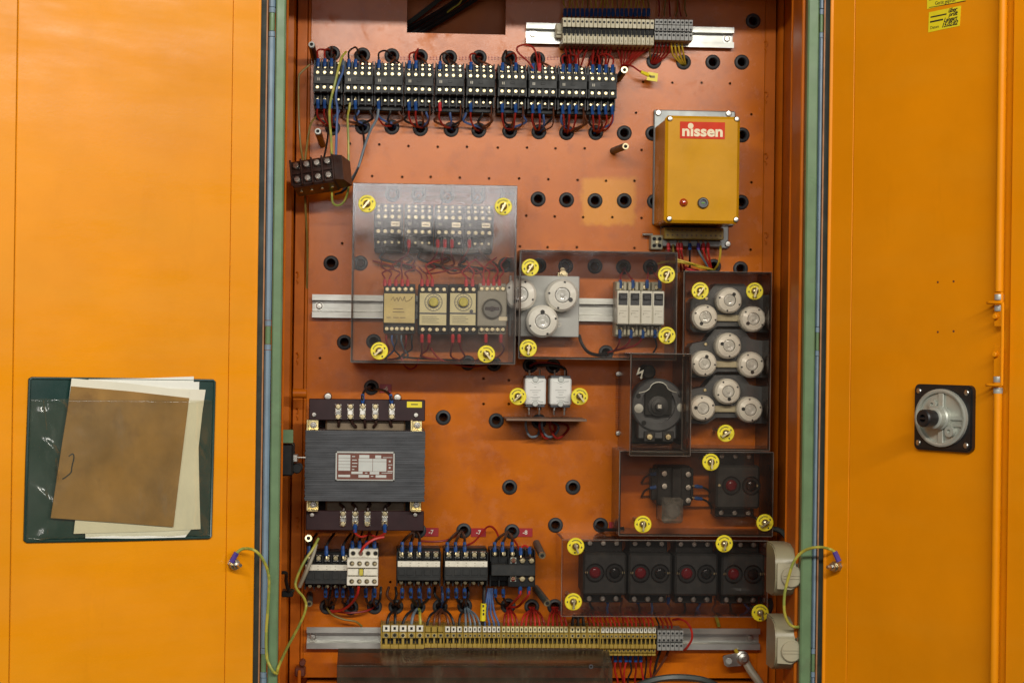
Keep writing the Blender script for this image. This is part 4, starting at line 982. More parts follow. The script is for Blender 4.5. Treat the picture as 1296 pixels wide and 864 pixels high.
# ---- yellow box
Nb = thing('control_box', 'yellow painted control box with red lettered label at upper right', 'control box', P3(880, 215, 0))
x0, x1, z0, z1 = RC(841.5, 147, 936, 282.5, 111)
m = MB(); m.box(x0+1.5, x1-1.5, 8, 100, z0+2, z1-2, 0, 2); m.box(x0, x1, 100, 112, z0, z1, 0, 3.4); m.build('housing', 'nissen_yellow', Nb)
a0, a1, b0, b1 = RC(827, 140, 930, 250, 6); c0, c1, d0, d1 = RC(836, 290, 922, 314, 6)
m = MB(); m.box(a0, a1, .5, 7, z0+4, b1, 0, 1.2); m.box(c0, c1, .5, 7, d0, z0+3.5, 0, 1.2); m.build('back_plate', 'dull_steel', Nb)
for px, py in ((833, 143), (922, 144), (921, 309)):
    x, z = P(px, py, 7); inst('mounting_screw', BIGSCREW, Nb, x, 7, z, scale=1.1)
for px, py in ((848, 150.5), (932.5, 151), (847, 277), (931.5, 278)):
    x, z = P(px, py, 112); m = MB(); m.lathe(x, z, [(3.4, 111.5), (3.4, 112.5), (3.2, 112.9), (2.6, 114.4), (0, 115)], 16, ms=[1, 1, 0, 0]); m.build('lid_screw', ['steel', 'ink_black'], Nb)
a0, a1, b0, b1 = RC(860.5, 154.5, 917.5, 176, 112.2); m = MB(); m.box(a0, a1, 111.8, 112.5, b0, b1, 0, .2); lab = m.build('label', 'label_red', Nb)
tm = text_mesh('lettering', 'n\u0131ssen', 18.2, 'label_cream', .62, 0, .15, 1.02)
xs = [v.co.x for v in tm.vertices]; zs_ = [v.co.z for v in tm.vertices]
wd_ = max(xs)-min(xs); hd_ = max(zs_)-min(zs_); sx_ = (a1-a0)*.90*U/wd_; sz_ = (b1-b0)*.46*U/hd_
for v in tm.vertices: v.co.x = (v.co.x-(max(xs)+min(xs))/2)*sx_; v.co.z = (v.co.z-min(zs_))*sz_
inst('lettering', tm, lab, (a0+a1)/2, 112.65, b0+(b1-b0)*.13)
ix_ = a0+(a1-a0)*.236
m = MB(); m.cyl(ix_, b1-(b1-b0)*.25, (b1-b0)*.17, 112.5, 112.8, 20); m.build('lettering_dot', 'label_cream', lab)
x, z = P(865, 256.5, 112); m = MB(); m.lathe(x, z, [(5, 112), (5, 113), (4, 113.4), (3.8, 116), (2, 118.5), (0, 119)], 18); m.build('indicator_lamp', 'lamp_red', Nb)
x, z = P(889.5, 257, 112); m = MB(); m.lathe(x, z, [(6.8, 112), (6.8, 115), (5.6, 117), (4, 117), (3.6, 114), (0, 114)], 22); m.build('knob', 'base_grey', Nb)
m = MB(); m.box(x-2, x+2, 114, 115, z-.8, z+.8, 0, .3); m.build('knob_mark', 'green_glass', Nb)
# terminal strip under the box
ts = thing('terminal_strip', 'khaki screw terminal strip under the yellow control box', 'terminal strip', P3(878, 300, 7))
a0, a1, b0, b1 = RC(841, 288, 916, 303, 40); m = MB(); m.box(a0, a1, 7.3, 40, b0, b1, 0, 1); m.build('housing', 'khaki_terminal', ts)
m = MB(); m.box(a0, a1, 7.4, 24, b0-8, b0-.2, 0, .8); m.build('lower_step', 'grey_terminal', ts)
for i in range(12):
    xx = a0+4+(a1-a0-8)*i/11
    m = MB(); m.cyl(xx, b0+5, 1.3, 39, 40.3, 8); m.cyl(xx, b1-3.5, 1.1, 39, 40.3, 8); m.build('screw_hole', 'coil_paper', ts)
x0, x1, z0, z1 = RC(824, 297.5, 839, 315.5, 22)
cb = thing('connector_block', 'small cream connector block below left corner of the yellow box', 'connector', ((x0+x1)/2, 0, (z0+z1)/2))
m = MB(); m.box(x0, x1, .5, 22, z0, z1, 0, .8); m.build('housing', 'socket_lid', cb)
for i in range(2):
    for j in range(2):
        x, z = x0+4+7*i, z0+4.6+8.6*j; m = MB(); m.lathe(x, z, [(2.4, 22), (2.4, 22.4), (0, 22.2)], 10); m.build('screw_hole', 'hole_black', cb)
x, z = (x0+x1)/2, (z0+z1)/2; inst('screw', SCREW, cb, x, 22, z, scale=1.0)
m = MB(); m.cyl(10, z+10, 2, x-17, x-4, 10, axis='x'); m.build('pin', 'steel', cb)

# ---- clear covers
dm = MB(); dm.lathe(0, 0, [(10.6, -.2), (10.6, 1.0), (10.0, 1.6), (4, 1.6), (0, 1.6)], 32); DISC = dm.mesh('yellow_disc', 'disc_yellow')
im = MB()
for k in range(9):
    a0_, a1_ = R(38+k*11.5), R(38+k*11.5+7.5)
    im.prism([(8.4*math.cos(a0_), 8.4*math.sin(a0_)), (8.4*math.cos(a1_), 8.4*math.sin(a1_)), (7.0*math.cos(a1_), 7.0*math.sin(a1_)), (7.0*math.cos(a0_), 7.0*math.sin(a0_))], 1.5, 1.75)
im.prism([(-8.6, .2), (-6.6, 2), (-6.6, -1.4)], 1.5, 1.75); im.prism([(8.6, .2), (6.6, 2), (6.6, -1.4)], 1.5, 1.75); im.cyl(.4, -7.6, 1.15, 1.4, 1.75, 10)
INK = im.mesh('printed_ring', 'ink_black')
wmh = MB(); wmh.lathe(0, 0, [(4.6, 1.6), (4.6, 3), (3.6, 4.8), (2, 5.8), (0, 6)], 18)
wmh.prismz([(-1, 3), (-1, 12), (1, 12), (1, 3)], -7.6, 4.5)
WING = wmh.mesh('wing_screw', 'bright_screw')
def disc(parent, px, py, d, ang):
    x, z = P(px, py, d); o = inst('yellow_disc', DISC, parent, x, d, z, rot=-R(ang)*.35)
    p = inst('printed_ring', INK, o, x, d, z); p = inst('wing_screw', WING, o, x, d, z, rot=R(ang))
    m = MB(); m.cyl(x, z, 2.2, .5, d-.4, 10); m.build('spacer', 'steel', parent)
def cover(px0, py0, px1, py1, d, label, mat, discs, name='clear_cover', d0=.6, th=2.6, edge='acrylic_edge', sides='LRTB', front=True):
    x0, x1, z0, z1 = RC(px0, py0, px1, py1, d)
    t = thing(name, label, 'cover', ((x0+x1)/2, d0, (z0+z1)/2))
    m = MB(); m.box(x0, x1, d-th, d, z0, z1, 0, .7)
    for i in range(18): m.m[i] = 0 if i in (6, 7) else 1
    if front: m.build('front_panel', [mat, 'acrylic_lit_rim'], t)
    for s_, bx in (('L', (x0, x0+th, z0, z1)), ('R', (x1-th, x1, z0, z1)), ('T', (x0+th+.1, x1-th-.1, z1-th, z1)), ('B', (x0+th+.1, x1-th-.1, z0, z0+th))):
        if s_ in sides:
            m = MB(); m.box(bx[0], bx[1], d0, d-th-.15, bx[2], bx[3], 0, .5); m.build('side_panel', edge, t)
    for q_ in discs: disc(t, q_[0], q_[1], d+.3, q_[2])
    return t, x0, x1, z0, z1
cover(445, 233, 653.5, 460, 98, 'large square smoky clear cover over contactors and timers', 'acrylic_smoke', [(464.5, 258, 60), (637, 261.5, 40), (480, 444, 75), (615.5, 448, -60)])
cover(657, 317.5, 857, 455, 88, 'wide clear cover over fuse carrier and circuit breakers', 'acrylic_clear', [(671, 338.5, 50), (843.5, 347.5, 35), (844, 424.5, 40), (668.5, 440.5, 10)])
cover(864, 343.5, 976, 570, 84, 'tall clear cover over the nine small fuse caps', 'acrylic_amber', [(886, 368, 55), (955, 368.5, 25), (918.5, 548, 88)])
cover(783.5, 571, 979, 678.5, 80, 'brownish clear cover over relay and two-button switch, right side', 'acrylic_brown', [(899.5, 584.5, 5), (813.5, 663, 8), (968, 661, 85)])
c5, x0, x1, z0, z1 = cover(710.5, 683, 972, 780.5, 84, 'long dark clear cover over four push-button overload switches', 'acrylic_dark', [(728.5, 691, -30), (916.5, 687.5, 20), (725.5, 761, 8), (962, 775, -20)], edge='acrylic_brown')
# fine scratches on the brownish cover
a = P3(902, 648, 80.3); b = P3(950, 627, 80.3)
# ---- rotary switch under a deep clear box
rs, x0, x1, z0, z1 = cover(797.5, 447, 875, 577, 122, 'deep amber clear box over a round black rotary switch', 'acrylic_amber', [], name='clear_cover', edge='acrylic_side')
bolt = [P(a, b, 122.3) for a, b in ((808.5,468),(805,477),(811.5,475.5),(808.5,476.6))]
bx, bz = P(809, 472, 122.3)
m = MB(); m.prism([(bx-.5, bz+6.5), (bx+1.2, bz+6.5), (bx-.4, bz+1.2), (bx+5.6, bz+4.4), (bx+3.2, bz-5), (bx+4.4, bz-4.8), (bx+2.2, bz-7.5), (bx+.6, bz-4.2), (bx+1.9, bz-4.4), (bx+2.8, bz+.4), (bx-3.6, bz-2.4)], 122.05, 122.4); m.build('lightning_mark', 'timer_grey', rs)
cx, cz = P(834.5, 513, 80)
rt = thing('rotary_switch', 'round black rotary switch with two white screws, inside the amber box', 'switch', (cx, 0, cz))
m = MB(); m.box(x0+8, x1-8, .5, 30, z0+10, z1-48, 0, 2); m.cyl(cx-8, z1-24, 9, .5, 40, 16, b=2); m.build('base', 'grey_black', rt)
m = MB(); m.lathe(cx, cz, [(33, 30.2), (33, 66), (31, 68), (22, 68), (22, 60), (0, 60)], 44); m.box(cx-24, cx+24, 30.2, 64, cz-42, cz-22, 0, 1.5); m.build('housing', 'base_grey', rt)
m = MB(); m.prism([(cx-16, cz-12), (cx+17, cz-12), (cx+17, cz+18), (cx+12, cz+19)] + [(cx+.5+11*math.cos(R(k)), cz+19+9*math.sin(R(k))) for k in range(10, 171, 20)] + [(cx-11, cz+19), (cx-16, cz+18)], 60.2, 69); m.build('cam_plate', 'hole_black', rt)
m = MB(); m.tube([(cx-24, 69, cz+15), (cx-16, 69.5, cz+17)] + [(cx+.5+11.5*math.cos(R(k)), 69.5, cz+19+9.5*math.sin(R(k))) for k in range(170, 9, -20)] + [(cx+17, 69.5, cz+17.5), (cx+23, 69, cz+16)], .6, 6, sub=2); m.build('cam_rim', 'plate_silver', rt)
m = MB(); m.lathe(cx, cz-1, [(12.5, 69.2), (12.5, 71), (9, 71.2), (9, 75), (4.6, 75.4), (4.6, 82), (3, 82), (3, 79), (0, 79)], 26); m.build('shaft_hub', 'switch_black', rt)
m = MB(); m.lathe(cx, cz-1, [(3.2, 82), (3.2, 82.5), (1.6, 82.5), (1.6, 81.5), (0, 81.5)], 4, rot=R(45)); m.build('square_shaft', 'steel', rt)
for px, py in ((808.5, 516.5), (862.5, 515.5)):
    x, z = P(px, py, 68); m = MB(); m.lathe(x, z, [(5.6, 66), (5.6, 68.6), (3, 68.8), (3, 69.8), (0, 70)], 20); m.build('washer_screw', 'plate_silver', rt)
for px in (822, 845.5):
    x, z = P(px, 552.5, 66); m = MB(); m.box(x-7, x+7, 64, 66, z-6, z+7, 0, .6); m.build('terminal_clamp', 'switch_black', rt); inst('terminal_screw', SCREW, rt, x, 66, z, scale=1.5)
for px, py in ((808, 501), (861, 500), (815, 535)):
    x, z = P(px, py, 68); m = MB(); m.cyl(x, z, 3, 60, 68.4, 12, b=.4); m.build('boss', 'black_plastic', rt)
for py in (473, 548):   # bolts beside the box
    x, z = P(782, py, 4); inst('mounting_bolt', BIGSCREW, rs, x, 4, z, scale=.9); 
m = MB()
for i in range(22):
    x, z = P(781.5, 480+i*3, 3); m.box(x-2.4, x+2.4, .4, 5, z-1, z+1)
m.build('fixing_comb', 'acrylic_brown', rs)

# ---- inside the brownish cover: relay, clear relay and two-button switch
x0, x1, z0, z1 = RC(826, 590, 880, 640, 45); 
rl = thing('relay', 'blurred black relay with brass screws behind the brownish cover', 'relay', ((x0+x1)/2, 0, (z0+z1)/2))
m = MB(); m.box(x0+6, x1-4, .5, 40, z0, z1, 0, 2); m.box(x0, x1, 12, 30, z0+6, z1-4, 0, 1); m.box(x0+24, x1-18, 40, 50, z0+4, z1-2, 0, 1); m.build('housing', 'black_plastic', rl)
for px, py in ((841, 599), (871, 600), (841, 615), (871, 616.5), (856, 596), (855, 628), (871, 633)):
    x, z = P(px, py, 42); inst('terminal_screw', BIGSCREW, rl, x, 40, z, scale=1.15)
x0, x1, z0, z1 = RC(838, 630, 865, 662, 60); cr = thing('plug_relay', 'small clear cased plug relay in front of the black relay', 'relay', ((x0+x1)/2, 0, (z0+z1)/2))
m = MB(); m.box(x0, x1, 14, 60, z0, z1, 0, 3); m.build('case', 'relay_case', cr)
m = MB(); m.cyl((x0+x1)/2+1, (z0+z1)/2-1, 9.6, 18, 54, 20, b=2); m.build('coil', 'base_grey', cr)
m = MB(); m.box(x0+1, x1-1, .5, 13.8, z0+1, z1-1, 0, 1); m.build('base', 'black_plastic', cr)
sb = MB(); sb.lathe(0, 0, [(11.6, -1), (11.6, 2.2), (11.0, 2.8), (10.4, 2.2), (10.1, .2), (0, .2)], 28, ms=[0, 0, 0, 1, 1]); BEZEL = sb.mesh('button_well', ['black_plastic', 'hole_black'])
rb = MB(); rb.lathe(0, 0, [(7.4, .1), (7.4, 1.4), (5.2, 3.6), (0, 4.4)], 24); RBUT = rb.mesh('red_button', 'button_red'); BBUT = rb.mesh('black_button', 'button_black')
def two_button(pxc, pyc, w, h, d, label, grp=None, dx=27.5, bo=0):
    x, z = P(pxc, pyc, d); t = thing('overload_switch', label, 'switch', (x, 0, z), grp)
    m = MB(); m.box(x-w/2, x+w/2, .5, d, z-h/2-2, z+h/2-2, 0, 2.5); m.build('housing', 'grey_black', t)
    m = MB()
    m.box(x-w/2+3, x+w/2-3, .6, d-22, z-h/2-14, z+h/2+13, 0, 1); m.build('terminal_base', 'black_plastic', t)
    for i in range(3):
        for zz in (h/2+8, -h/2-9): inst('terminal_screw', BIGSCREW, t, x-w/3.2+i*w/3.2, d-22, z+zz, scale=1.0)
    for k, (ox, me) in enumerate(((-dx/2, RBUT), (dx/2, BBUT))):
        inst('button_well', BEZEL, t, x+ox+bo, d, z); inst('button', me, t, x+ox+bo, d, z, scale=.95)
    for ox in (-w/2+4, w/2-4):
        inst('screw', SCREW, t, x+ox, d, z, scale=.7)
    return t
two_button(934, 614, 55, 54, 58, 'single two-button switch at the right behind the brownish cover', None, 25, 4)
nm = ['leftmost overload switch behind the long dark cover', 'second overload switch from left behind the long dark cover', 'third overload switch from left behind the long dark cover', 'rightmost overload switch behind the long dark cover']
for i, px in enumerate((765.5, 823, 881.5, 940.5)):
    two_button(px, 724+i*.6, 54, 52, 62, nm[i], 'overload switches behind the long dark cover', 24.5)

# ---- capacitors with small clear cover
t, x0, x1, z0, z1 = cover(642, 462, 742, 531, 62, 'brown lipped guard with two yellow discs beside the white capacitors', 'acrylic_clear', [(655.5, 501.5, 70), (733.5, 501.5, -55)], edge='acrylic_clear', sides='', front=False)
m = MB(); m.box(x0-1, x1+1, 2, 66, z0-1.6, z0+1.2, 0, .6); m.build('bottom_lip', 'bracket_wood', t)
for px0, px1, py0, py1, lb in ((664.2, 691, 478.5, 512, 'white square capacitor, left one of two above the lip'), (696.2, 723.3, 478.5, 512.5, 'white square capacitor, right one of two above the lip')):
    x0, x1, z0, z1 = RC(px0, py0, px1, py1, 44); cp = thing('capacitor', lb, 'capacitor', ((x0+x1)/2, 0, (z0+z1)/2), 'white capacitors')
    m = MB(); m.box(x0, x1, 8, 44, z0, z1, 0, 1.6); m.build('case', 'capacitor_white', cp)
    m = MB(); m.box(x0+1, x1-1, .5, 40, z1, z1+3, 0, .6); m.build('terminal_edge', 'base_grey', cp); m = MB(); m.box(x0+1, x1-1, .5, 40, z0-3, z0, 0, .6); m.build('terminal_edge', 'base_grey', cp)
    xc = (x0+x1)/2
    for zz, s_ in ((z1-1, 1), (z0+1, -1)):
        m = MB(); m.tube([(xc-10, 44.2, zz-s_*2.6), (xc-5, 44.2, zz-s_*3.2), (xc-3.6, 44.3, zz-s_*4.6), (xc, 44.4, zz-s_*5.6), (xc+3.6, 44.3, zz-s_*4.6), (xc+5, 44.2, zz-s_*3.2), (xc+10, 44.2, zz-s_*2.6)], .5, 5); m.cyl(xc, zz-s_*.5, 3.8, 43, 45, 14, b=.6); m.build('clip', 'plate_silver', cp)
    m = MB()
    for v, wv in ((11, 1.2), (15, 7), (17.6, 4), (20.5, 2.5), (23.6, 6), (25, 4)): m.box(xc-wv, xc+wv, 44, 44.12, z1-v-.3, z1-v+.3)
    m.build('printed_text', 'grey_terminal', cp)
    for ox in (-6.5, 6.5):
        m = MB(); m.cyl(xc+ox, 26, 2.4, z0-7, z0-3.1, 10, axis='z'); m.cyl(xc+ox, 26, 1.2, z0-13, z0-7, 8, axis='z'); m.build('pin', 'steel', cp)
        m = MB(); m.cyl(xc+ox, 26, 1.2, z1+3.2, z1+10, 8, axis='z'); m.build('pin', 'steel', cp)

# ---- lower clear channel in front of the lower terminals
x0, x1, z0, z1 = RC(426, 842, 775, 905, 96)
xa = P(762, 822, 52)[0]
lc = thing('clear_cover', 'dull clear cover with a sloping top at the very bottom, below the terminals', 'cover', ((x0+x1)/2, 2, z0))
zt0 = P(600, 822, 50)[1]
m = MB(); m.box(x0, x1, 93.4, 96, z0, z1, 0, .6); m.build('front_panel', 'acrylic_dull', lc)
m = MB(); m.prismx([(50, zt0), (93.2, z1), (93.2, z1-2.6), (50, zt0-2.6)], x0, x1); m.build('top_panel', 'acrylic_dull', lc)
m = MB(); m.box(x0, xa, 48.6, 49.9, zt0-4, zt0+1.4, 0, .3); m.build('folded_edge', 'acrylic_dull', lc)
x, z = P(748, 843, 96.4); m = MB(); m.lathe(x, z, [(2.8, 96.1), (2.6, 97), (1.4, 97), (1.4, 96.1)], 12); m.build('fixing_hole', 'base_grey', lc)

# ---- brown connector block hanging at upper left
cx, cz = P(405, 228, 70)
kb = thing('connector_block', 'dark brown eight-screw connector block hanging tilted at upper left', 'connector', (0, 0, 0))
m = MB()
m.box(-29, 24, 0, 34, -17, 17, 0, 2)
m.build('housing', 'brown_bakelite', kb)
m = MB(); m.box(-29.5, 24.5, 34, 37, -2, 2, 0, .6)
for i in range(5): xx = -28+12.9*i; m.box(xx-1, xx+1, 34, 40, -16.5, 16.5, 0, .4)
m.build('partition', 'brown_bakelite', kb)
m = MB(); m.prismz([(24.2, 2), (24.2, 36), (34, 30), (40, 6)], -15, 17); m.build('end_cheek', 'brown_bakelite', kb)
for i in range(4):
    for zz in (9, -9):
        m = MB(); m.box(-25.5+12.9*i, -17.5+12.9*i, 34, 36, zz-4, zz+4, 0, .4); m.build('terminal_clamp', 'brown_bakelite', kb)
        inst('terminal_screw', BIGSCREW, kb, -21.5+12.9*i, 36, zz, rot=random.random()*3, scale=1.2)
    m = MB(); m.cyl(-21.5+12.9*i, 17, 2, -18, -16.6, 10, axis='z'); m.build('wire_entry', 'bright_screw', kb)
kb.location = (cx*U, -58*U, cz*U); kb.rotation_euler = (R(-16), R(-9), R(-8))

# ---- standoffs
def standoff(label, a, b, r=4.6, tip='bright_screw', ring=False):
    q0, q1 = Vector(P3(*a)), Vector(P3(*b)); dv = (q1-q0).normalized()
    t = thing('standoff', label, 'standoff', tuple(q0))
    m = MB(); m.tube([q0, q1], r, 12, sub=1); m.build('sleeve', 'brown_bakelite' if ring else 'cable_dark', t)
    m = MB(); m.tube([q1-dv*1, q1+dv*3], [r*.98, r*.9], 12, sub=1); m.build('tip', tip, t)
    m = MB(); m.tube([q1+dv*2.9, q1+dv*3.6], r*.5, 8, sub=1); m.build('bore', 'hole_black', t)
standoff('tube standoff with pale ring at the top left plate corner', (399, 78, 1), (394.5, 57.5, 60), 4.2, 'plate_silver', True)
standoff('tube standoff with pale ring left of the hanging connector, below the contactors', (408, 183, 1), (402.5, 167, 60), 4.2, 'plate_silver', True)
standoff('standoff pointing up right beside the last top contactor', (783, 99, 2), (790, 89, 62), 4.6)
standoff('bare standoff left of the yellow box, alone on the plate', (776, 191, 1), (791, 185.5, 62), 4.4)
standoff('standoff right of the lower relay, upper one', (679, 687, 1), (686, 702, 70), 4.6)
standoff('standoff right of the lower relay, lower one', (678, 744, 1), (692, 762, 70), 4.6)
standoff('standoff under the transformer, at its lower left corner', (392, 690, 1), (390.5, 681, 70), 4.8)
standoff('short standoff below the left wide contactor', (392, 752, 1), (391.5, 763, 60), 4.2)

# ---- red number tags
def redtag(px, py, body, label, w=9.5, h=5.5):
    x, z = P(px, py, .8); t = thing('number_tag', label, 'tag', (x, .3, z)); m = MB(); m.box(x-w, x+w, .3, 1.1, z-h, z+h, 0, .3); m.build('plate', 'tag_red', t)
    if body: inst('lettering', text_mesh('lettering', body, 7.5, 'marker_white', .12, 0, .05), t, x, 1.2, z)
redtag(545.5, 673, '-7', 'small red number tag right below the transformer corner')
redtag(605.5, 673.5, "-7", 'small red number tag between the two middle lower grommets')
redtag(664.5, 673.5, '-8', 'small red number tag at right, above the stepped relay')
redtag(488, 491.5, '-6', 'small red number tag above the transformer', 7.5)
redtag(778, 664, '-9', 'small red number tag half hidden left of the brownish cover', 7.5, 4)
# faded purple stencil marks above the upper contactors are left as print on the plate
random.seed(31)
st = MB()
for px in (514, 551, 588, 625, 664, 700):
    for k in range(4):
        x, z = P(px-6+k*4, 73.5, .25); st.box(x-1.2, x+1.2, .08, .2, z-2.6, z-1.8); st.box(x-1.2, x-.5, .08, .2, z-2.4, z+2.4); st.box(x-1.0, x+1.2, .08, .2, z+.2, z+1)
pm('stencil_pink', (.42, .13, .12), .6, var=.5, scale=400)
o = st.build('stencil_print', 'stencil_pink', pl)

# ---- latch at the left side wall
x, z = P(366, 553, 150); t = thing('door_switch', 'black door switch with green bracket at left behind the frame', 'switch', (x, 60, z))
a0, a1, b0, b1 = RC(340, 543.5, 371, 560.5, FD-70); m = MB(); m.box(a0, a1, FD-74, FD-70, b0, b1, 0, .6); m.build('bracket', 'frame_green', t)
a0, a1, b0, b1 = RC(340, 561, 371, 602, FD-80); m = MB(); m.box(a0, a1, FD-120, FD-76, b0, b1, 0, 2); m.build('housing', 'black_plastic', t)
x, z = P(376, 592, FD-95); m = MB(); m.cyl(x, z, 6, FD-112, FD-86, 16, b=1); m.build('roller', 'black_plastic', t)
x, z = P(373.5, 579, FD-90); m = MB(); m.box(x-3, x+3, FD-100, FD-88, z-5, z+4, 0, .8); m.cyl(FD-94, z, 1.2, x, x+12, 8, axis='x'); m.build('lever', 'steel', t)
t = tag((lambda m: (m.tube([P3(355, 724, 150), P3(362, 725, 140), P3(362, 735, 130), P3(366, 748, 120), P3(371, 747, 100)], 2.2, 7), m.box(P(357, 750, 110)[0], P(371, 750, 110)[0], 96, 120, P(360, 754, 110)[1], P(360, 746, 110)[1], 0, 1), m.build('cable_hook', 'black_plastic'))[-1])(MB()), 'small black wire hook at lower left side wall', 'hook')
t = thing('latch', 'rusty small latch with orange lever at bottom left corner', 'latch', P3(380, 850, 20))
x, z = P(379, 850, 40); m = MB(); m.box(x-6, x+7, 20, 40, z-6, z+5, 0, 1.5); m.cyl(x+3, z+10, 4, 20, 34, 12, b=1); m.build('body', 'plate_brown', t)
m = MB(); m.box(x-2, x+2, 40, 46, z-26, z+3, 0, 1); m.build('lever', 'cabinet_paint', t)

# ---- sockets at lower right, standing on the right wall
def sock(py0, py1, pxl, label):
    x0, x1, z0, z1 = RC(pxl, py0, 1016.5, py1, 240); x1 = XR-.6; xb = P(983, (py0+py1)/2, 240)[0]; x0 = P(pxl, (py0+py1)/2, 185)[0]; cz = (z0+z1)/2; h = (z1-z0)/2
    t = thing('wall_socket', label, 'socket', (x1, 182, cz), 'beige surface sockets')
    m = MB()
    pr = [(0, -h), (14, -h), (22, -h*.96), (22, h*.96), (14, h), (0, h)]
    # rounded front, seen as a bevelled end at the left
    pts_ = [(182, z0), (214, z0), (229, z0+4), (237, z0+11), (240, z0+20), (240, z1-20), (237, z1-11), (229, z1-4), (214, z1), (182, z1)]
    m.prismx(pts_, xb, x1)
    m.prismx([(188+(q-182)*.9, cz+(z-cz)*.95) for q, z in pts_], xb-1.6, xb-.1)
    m.build('housing', 'socket_beige', t)
    lx = P(998.5, (py0+py1)/2+4, 240)[0]; lz = P(1001, (py0+py1)/2+5, 240)[1]
    m = MB(); m.prism([(lx-14, lz-14), (lx+2, lz-15), (lx+11, lz-10), (lx+16, lz), (lx+11, lz+10), (lx+2, lz+15), (lx-14, lz+15)], 240.2, 243); m.build('lid_plate', 'socket_lid', t)
    m = MB(); m.lathe(lx+2, lz, [(12, 243), (12, 246), (11, 247), (0, 247.2)], 30); m.build('round_lid', 'socket_lid', t)
    m = MB(); m.box(lx-8, lx+12, 247, 248, lz-2.3, lz-1.2, 0, .2); m.box(lx-8, lx+12, 247, 248, lz+1.2, lz+2.3, 0, .2); m.build('lid_rib', 'socket_lid', t)
    return t
sock(691, 757, 970.5, 'upper beige round-lidded socket at lower right')
sock(785, 851, 967.5, 'lower beige round-lidded socket at lower right')

# ---- earth clamp and dark cable at lower right
t = thing('earth_clamp', 'worn metal clamp strap with bolt and thick braided lead at lower right', 'clamp', P3(935, 835, 10))
q_ = [P(a, b, 24) for a, b in ((915,831),(917,829),(936,826),(941,832),(938,842),(921,843.5),(917,841))]
m = MB(); m.prism(q_, 20, 24); m.build('strap', 'steel', t)
x, z = P(940, 832, 24); m = MB(); m.lathe(x, z, [(8.5, 20), (8.5, 25), (6.5, 26), (6.5, 31), (3, 32), (3, 38), (0, 38)], 18); m.build('bolt', 'steel', t)
m = MB(); m.tube([P3(942, 834, 22), P3(950, 848, 26), P3(960, 862, 30), P3(970, 880, 32)], 5.2, 10); m.build('braided_lead', 'timer_grey', t)
x, z = P(922.5, 836, 24.2); m = MB(); m.lathe(x, z, [(4, 24), (4, 24.6), (2.6, 24.6), (2.4, 24.1), (0, 24.1)], 14); m.build('eyelet', 'plate_silver', t)
m = MB(); m.tube([P3(931, 822, 14), P3(936, 829, 22)], 2.6, 8, sub=1); m.build('insulation', 'yellow_wire', t)
wire('thick dark green-grey cable arching along the bottom edge', 'cable_dark', [(780, 880, 40), (815, 864, 60), (845, 857, 66), (880, 858, 66), (905, 866, 60), (930, 885, 40)], 4.2, name='cable', cat='cable')

# ================================================================ WIRES
random.seed(42)
def jit(a): return random.uniform(-a, a)
# upper terminals: dark wires with blue sleeves rising out of the picture
for i in range(20):
    px = 715+i*5.55
    wire(f'thin yellow wire with blue sleeve rising from terminal {ORD[i]} of the beige row' if False else f'{ORD[i]} of the thin yellow wires rising with blue sleeves from the beige terminals', 'yellow_wire' if i % 7 != 5 else 'olive_wire', [(px, 20, 26), (px+jit(.6), 11, 24), (px+jit(2), 2, 16), (px+jit(3), -16, 6), (px+jit(4), -40, 0)], .95, 'yellow wires above the beige terminals', s0='blue_sleeve', sl=9)
for i in range(6):
    px = 834+i*7; wire(f'{ORD[i]} of the wires rising from the grey terminals at the top', ('red_wire', 'olive_wire')[i % 2], [(px, 21, 20), (px+jit(3), 8, 14), (px+jit(6), -30, 4)], .95, 'wires above the grey terminals')
# lower side of the upper terminals: red bundles dropping to the contactors and grommets
tg = [(727, 80), (731, 80), (735, 78), (739, 80), (729, 82), (754, 80), (757, 82), (760, 79), (752, 81), (762, 82)]
sets = [(716+i*5.5, *[(718, 84), (724, 84), (727, 84), (731, 84), (722, 86), (734, 86)][i]) for i in range(6)] + [(752+i*5.5, *[(745, 84), (753, 85), (759, 86), (764, 86), (768, 86), (757, 88)][i]) for i in range(5)] + [(782+i*5.5, *[(786, 84), (787, 86), (788, 85), (790, 86), (791, 87), (789, 88), (790, 86), (791, 87)][i]) for i in range(8)]
for i, (px, tx, ty) in enumerate(sets):
    wire(f'{ORD[i]} of the red wires dropping from the beige terminals, counted from left', 'red_wire', [(px, 56, 28), (px-.5, 62, 27), (px+(tx-px)*.35, 69, 22), (tx+jit(1.5), ty, 8), (tx+jit(2), ty+5, -3)], 1.15, 'red wires below the beige terminals')
for i, px in enumerate((829.5, 834, 838.5, 843, 847.5)):
    wire(f'{ORD[i]} of the red wires from the grey terminals into a grommet', 'red_wire', [(px, 52, 26), (px, 59, 24), (px-2, 68, 14), (824+i*2, 80, 2), (825+i, 82, -6)], 1.15, 'red wires below the grey terminals')
for i, px in enumerate((849.5, 854, 858.5, 863)):
    wire(f'{ORD[i]} of the yellow earth wires from the grey terminals into a grommet', 'yellow_wire', [(px, 52, 26), (px+.6, 60, 24), (px+2.5, 70, 14), (861+i*2, 80, 2), (862+i*2, 83, -6)], 1.25, 'yellow wires below the grey terminals')
wire('single yellow wire left of the red ones below the grey terminals', 'olive_wire', [(822, 55, 26), (822, 62, 24), (823, 72, 10), (825, 80, -4)], 1.1)
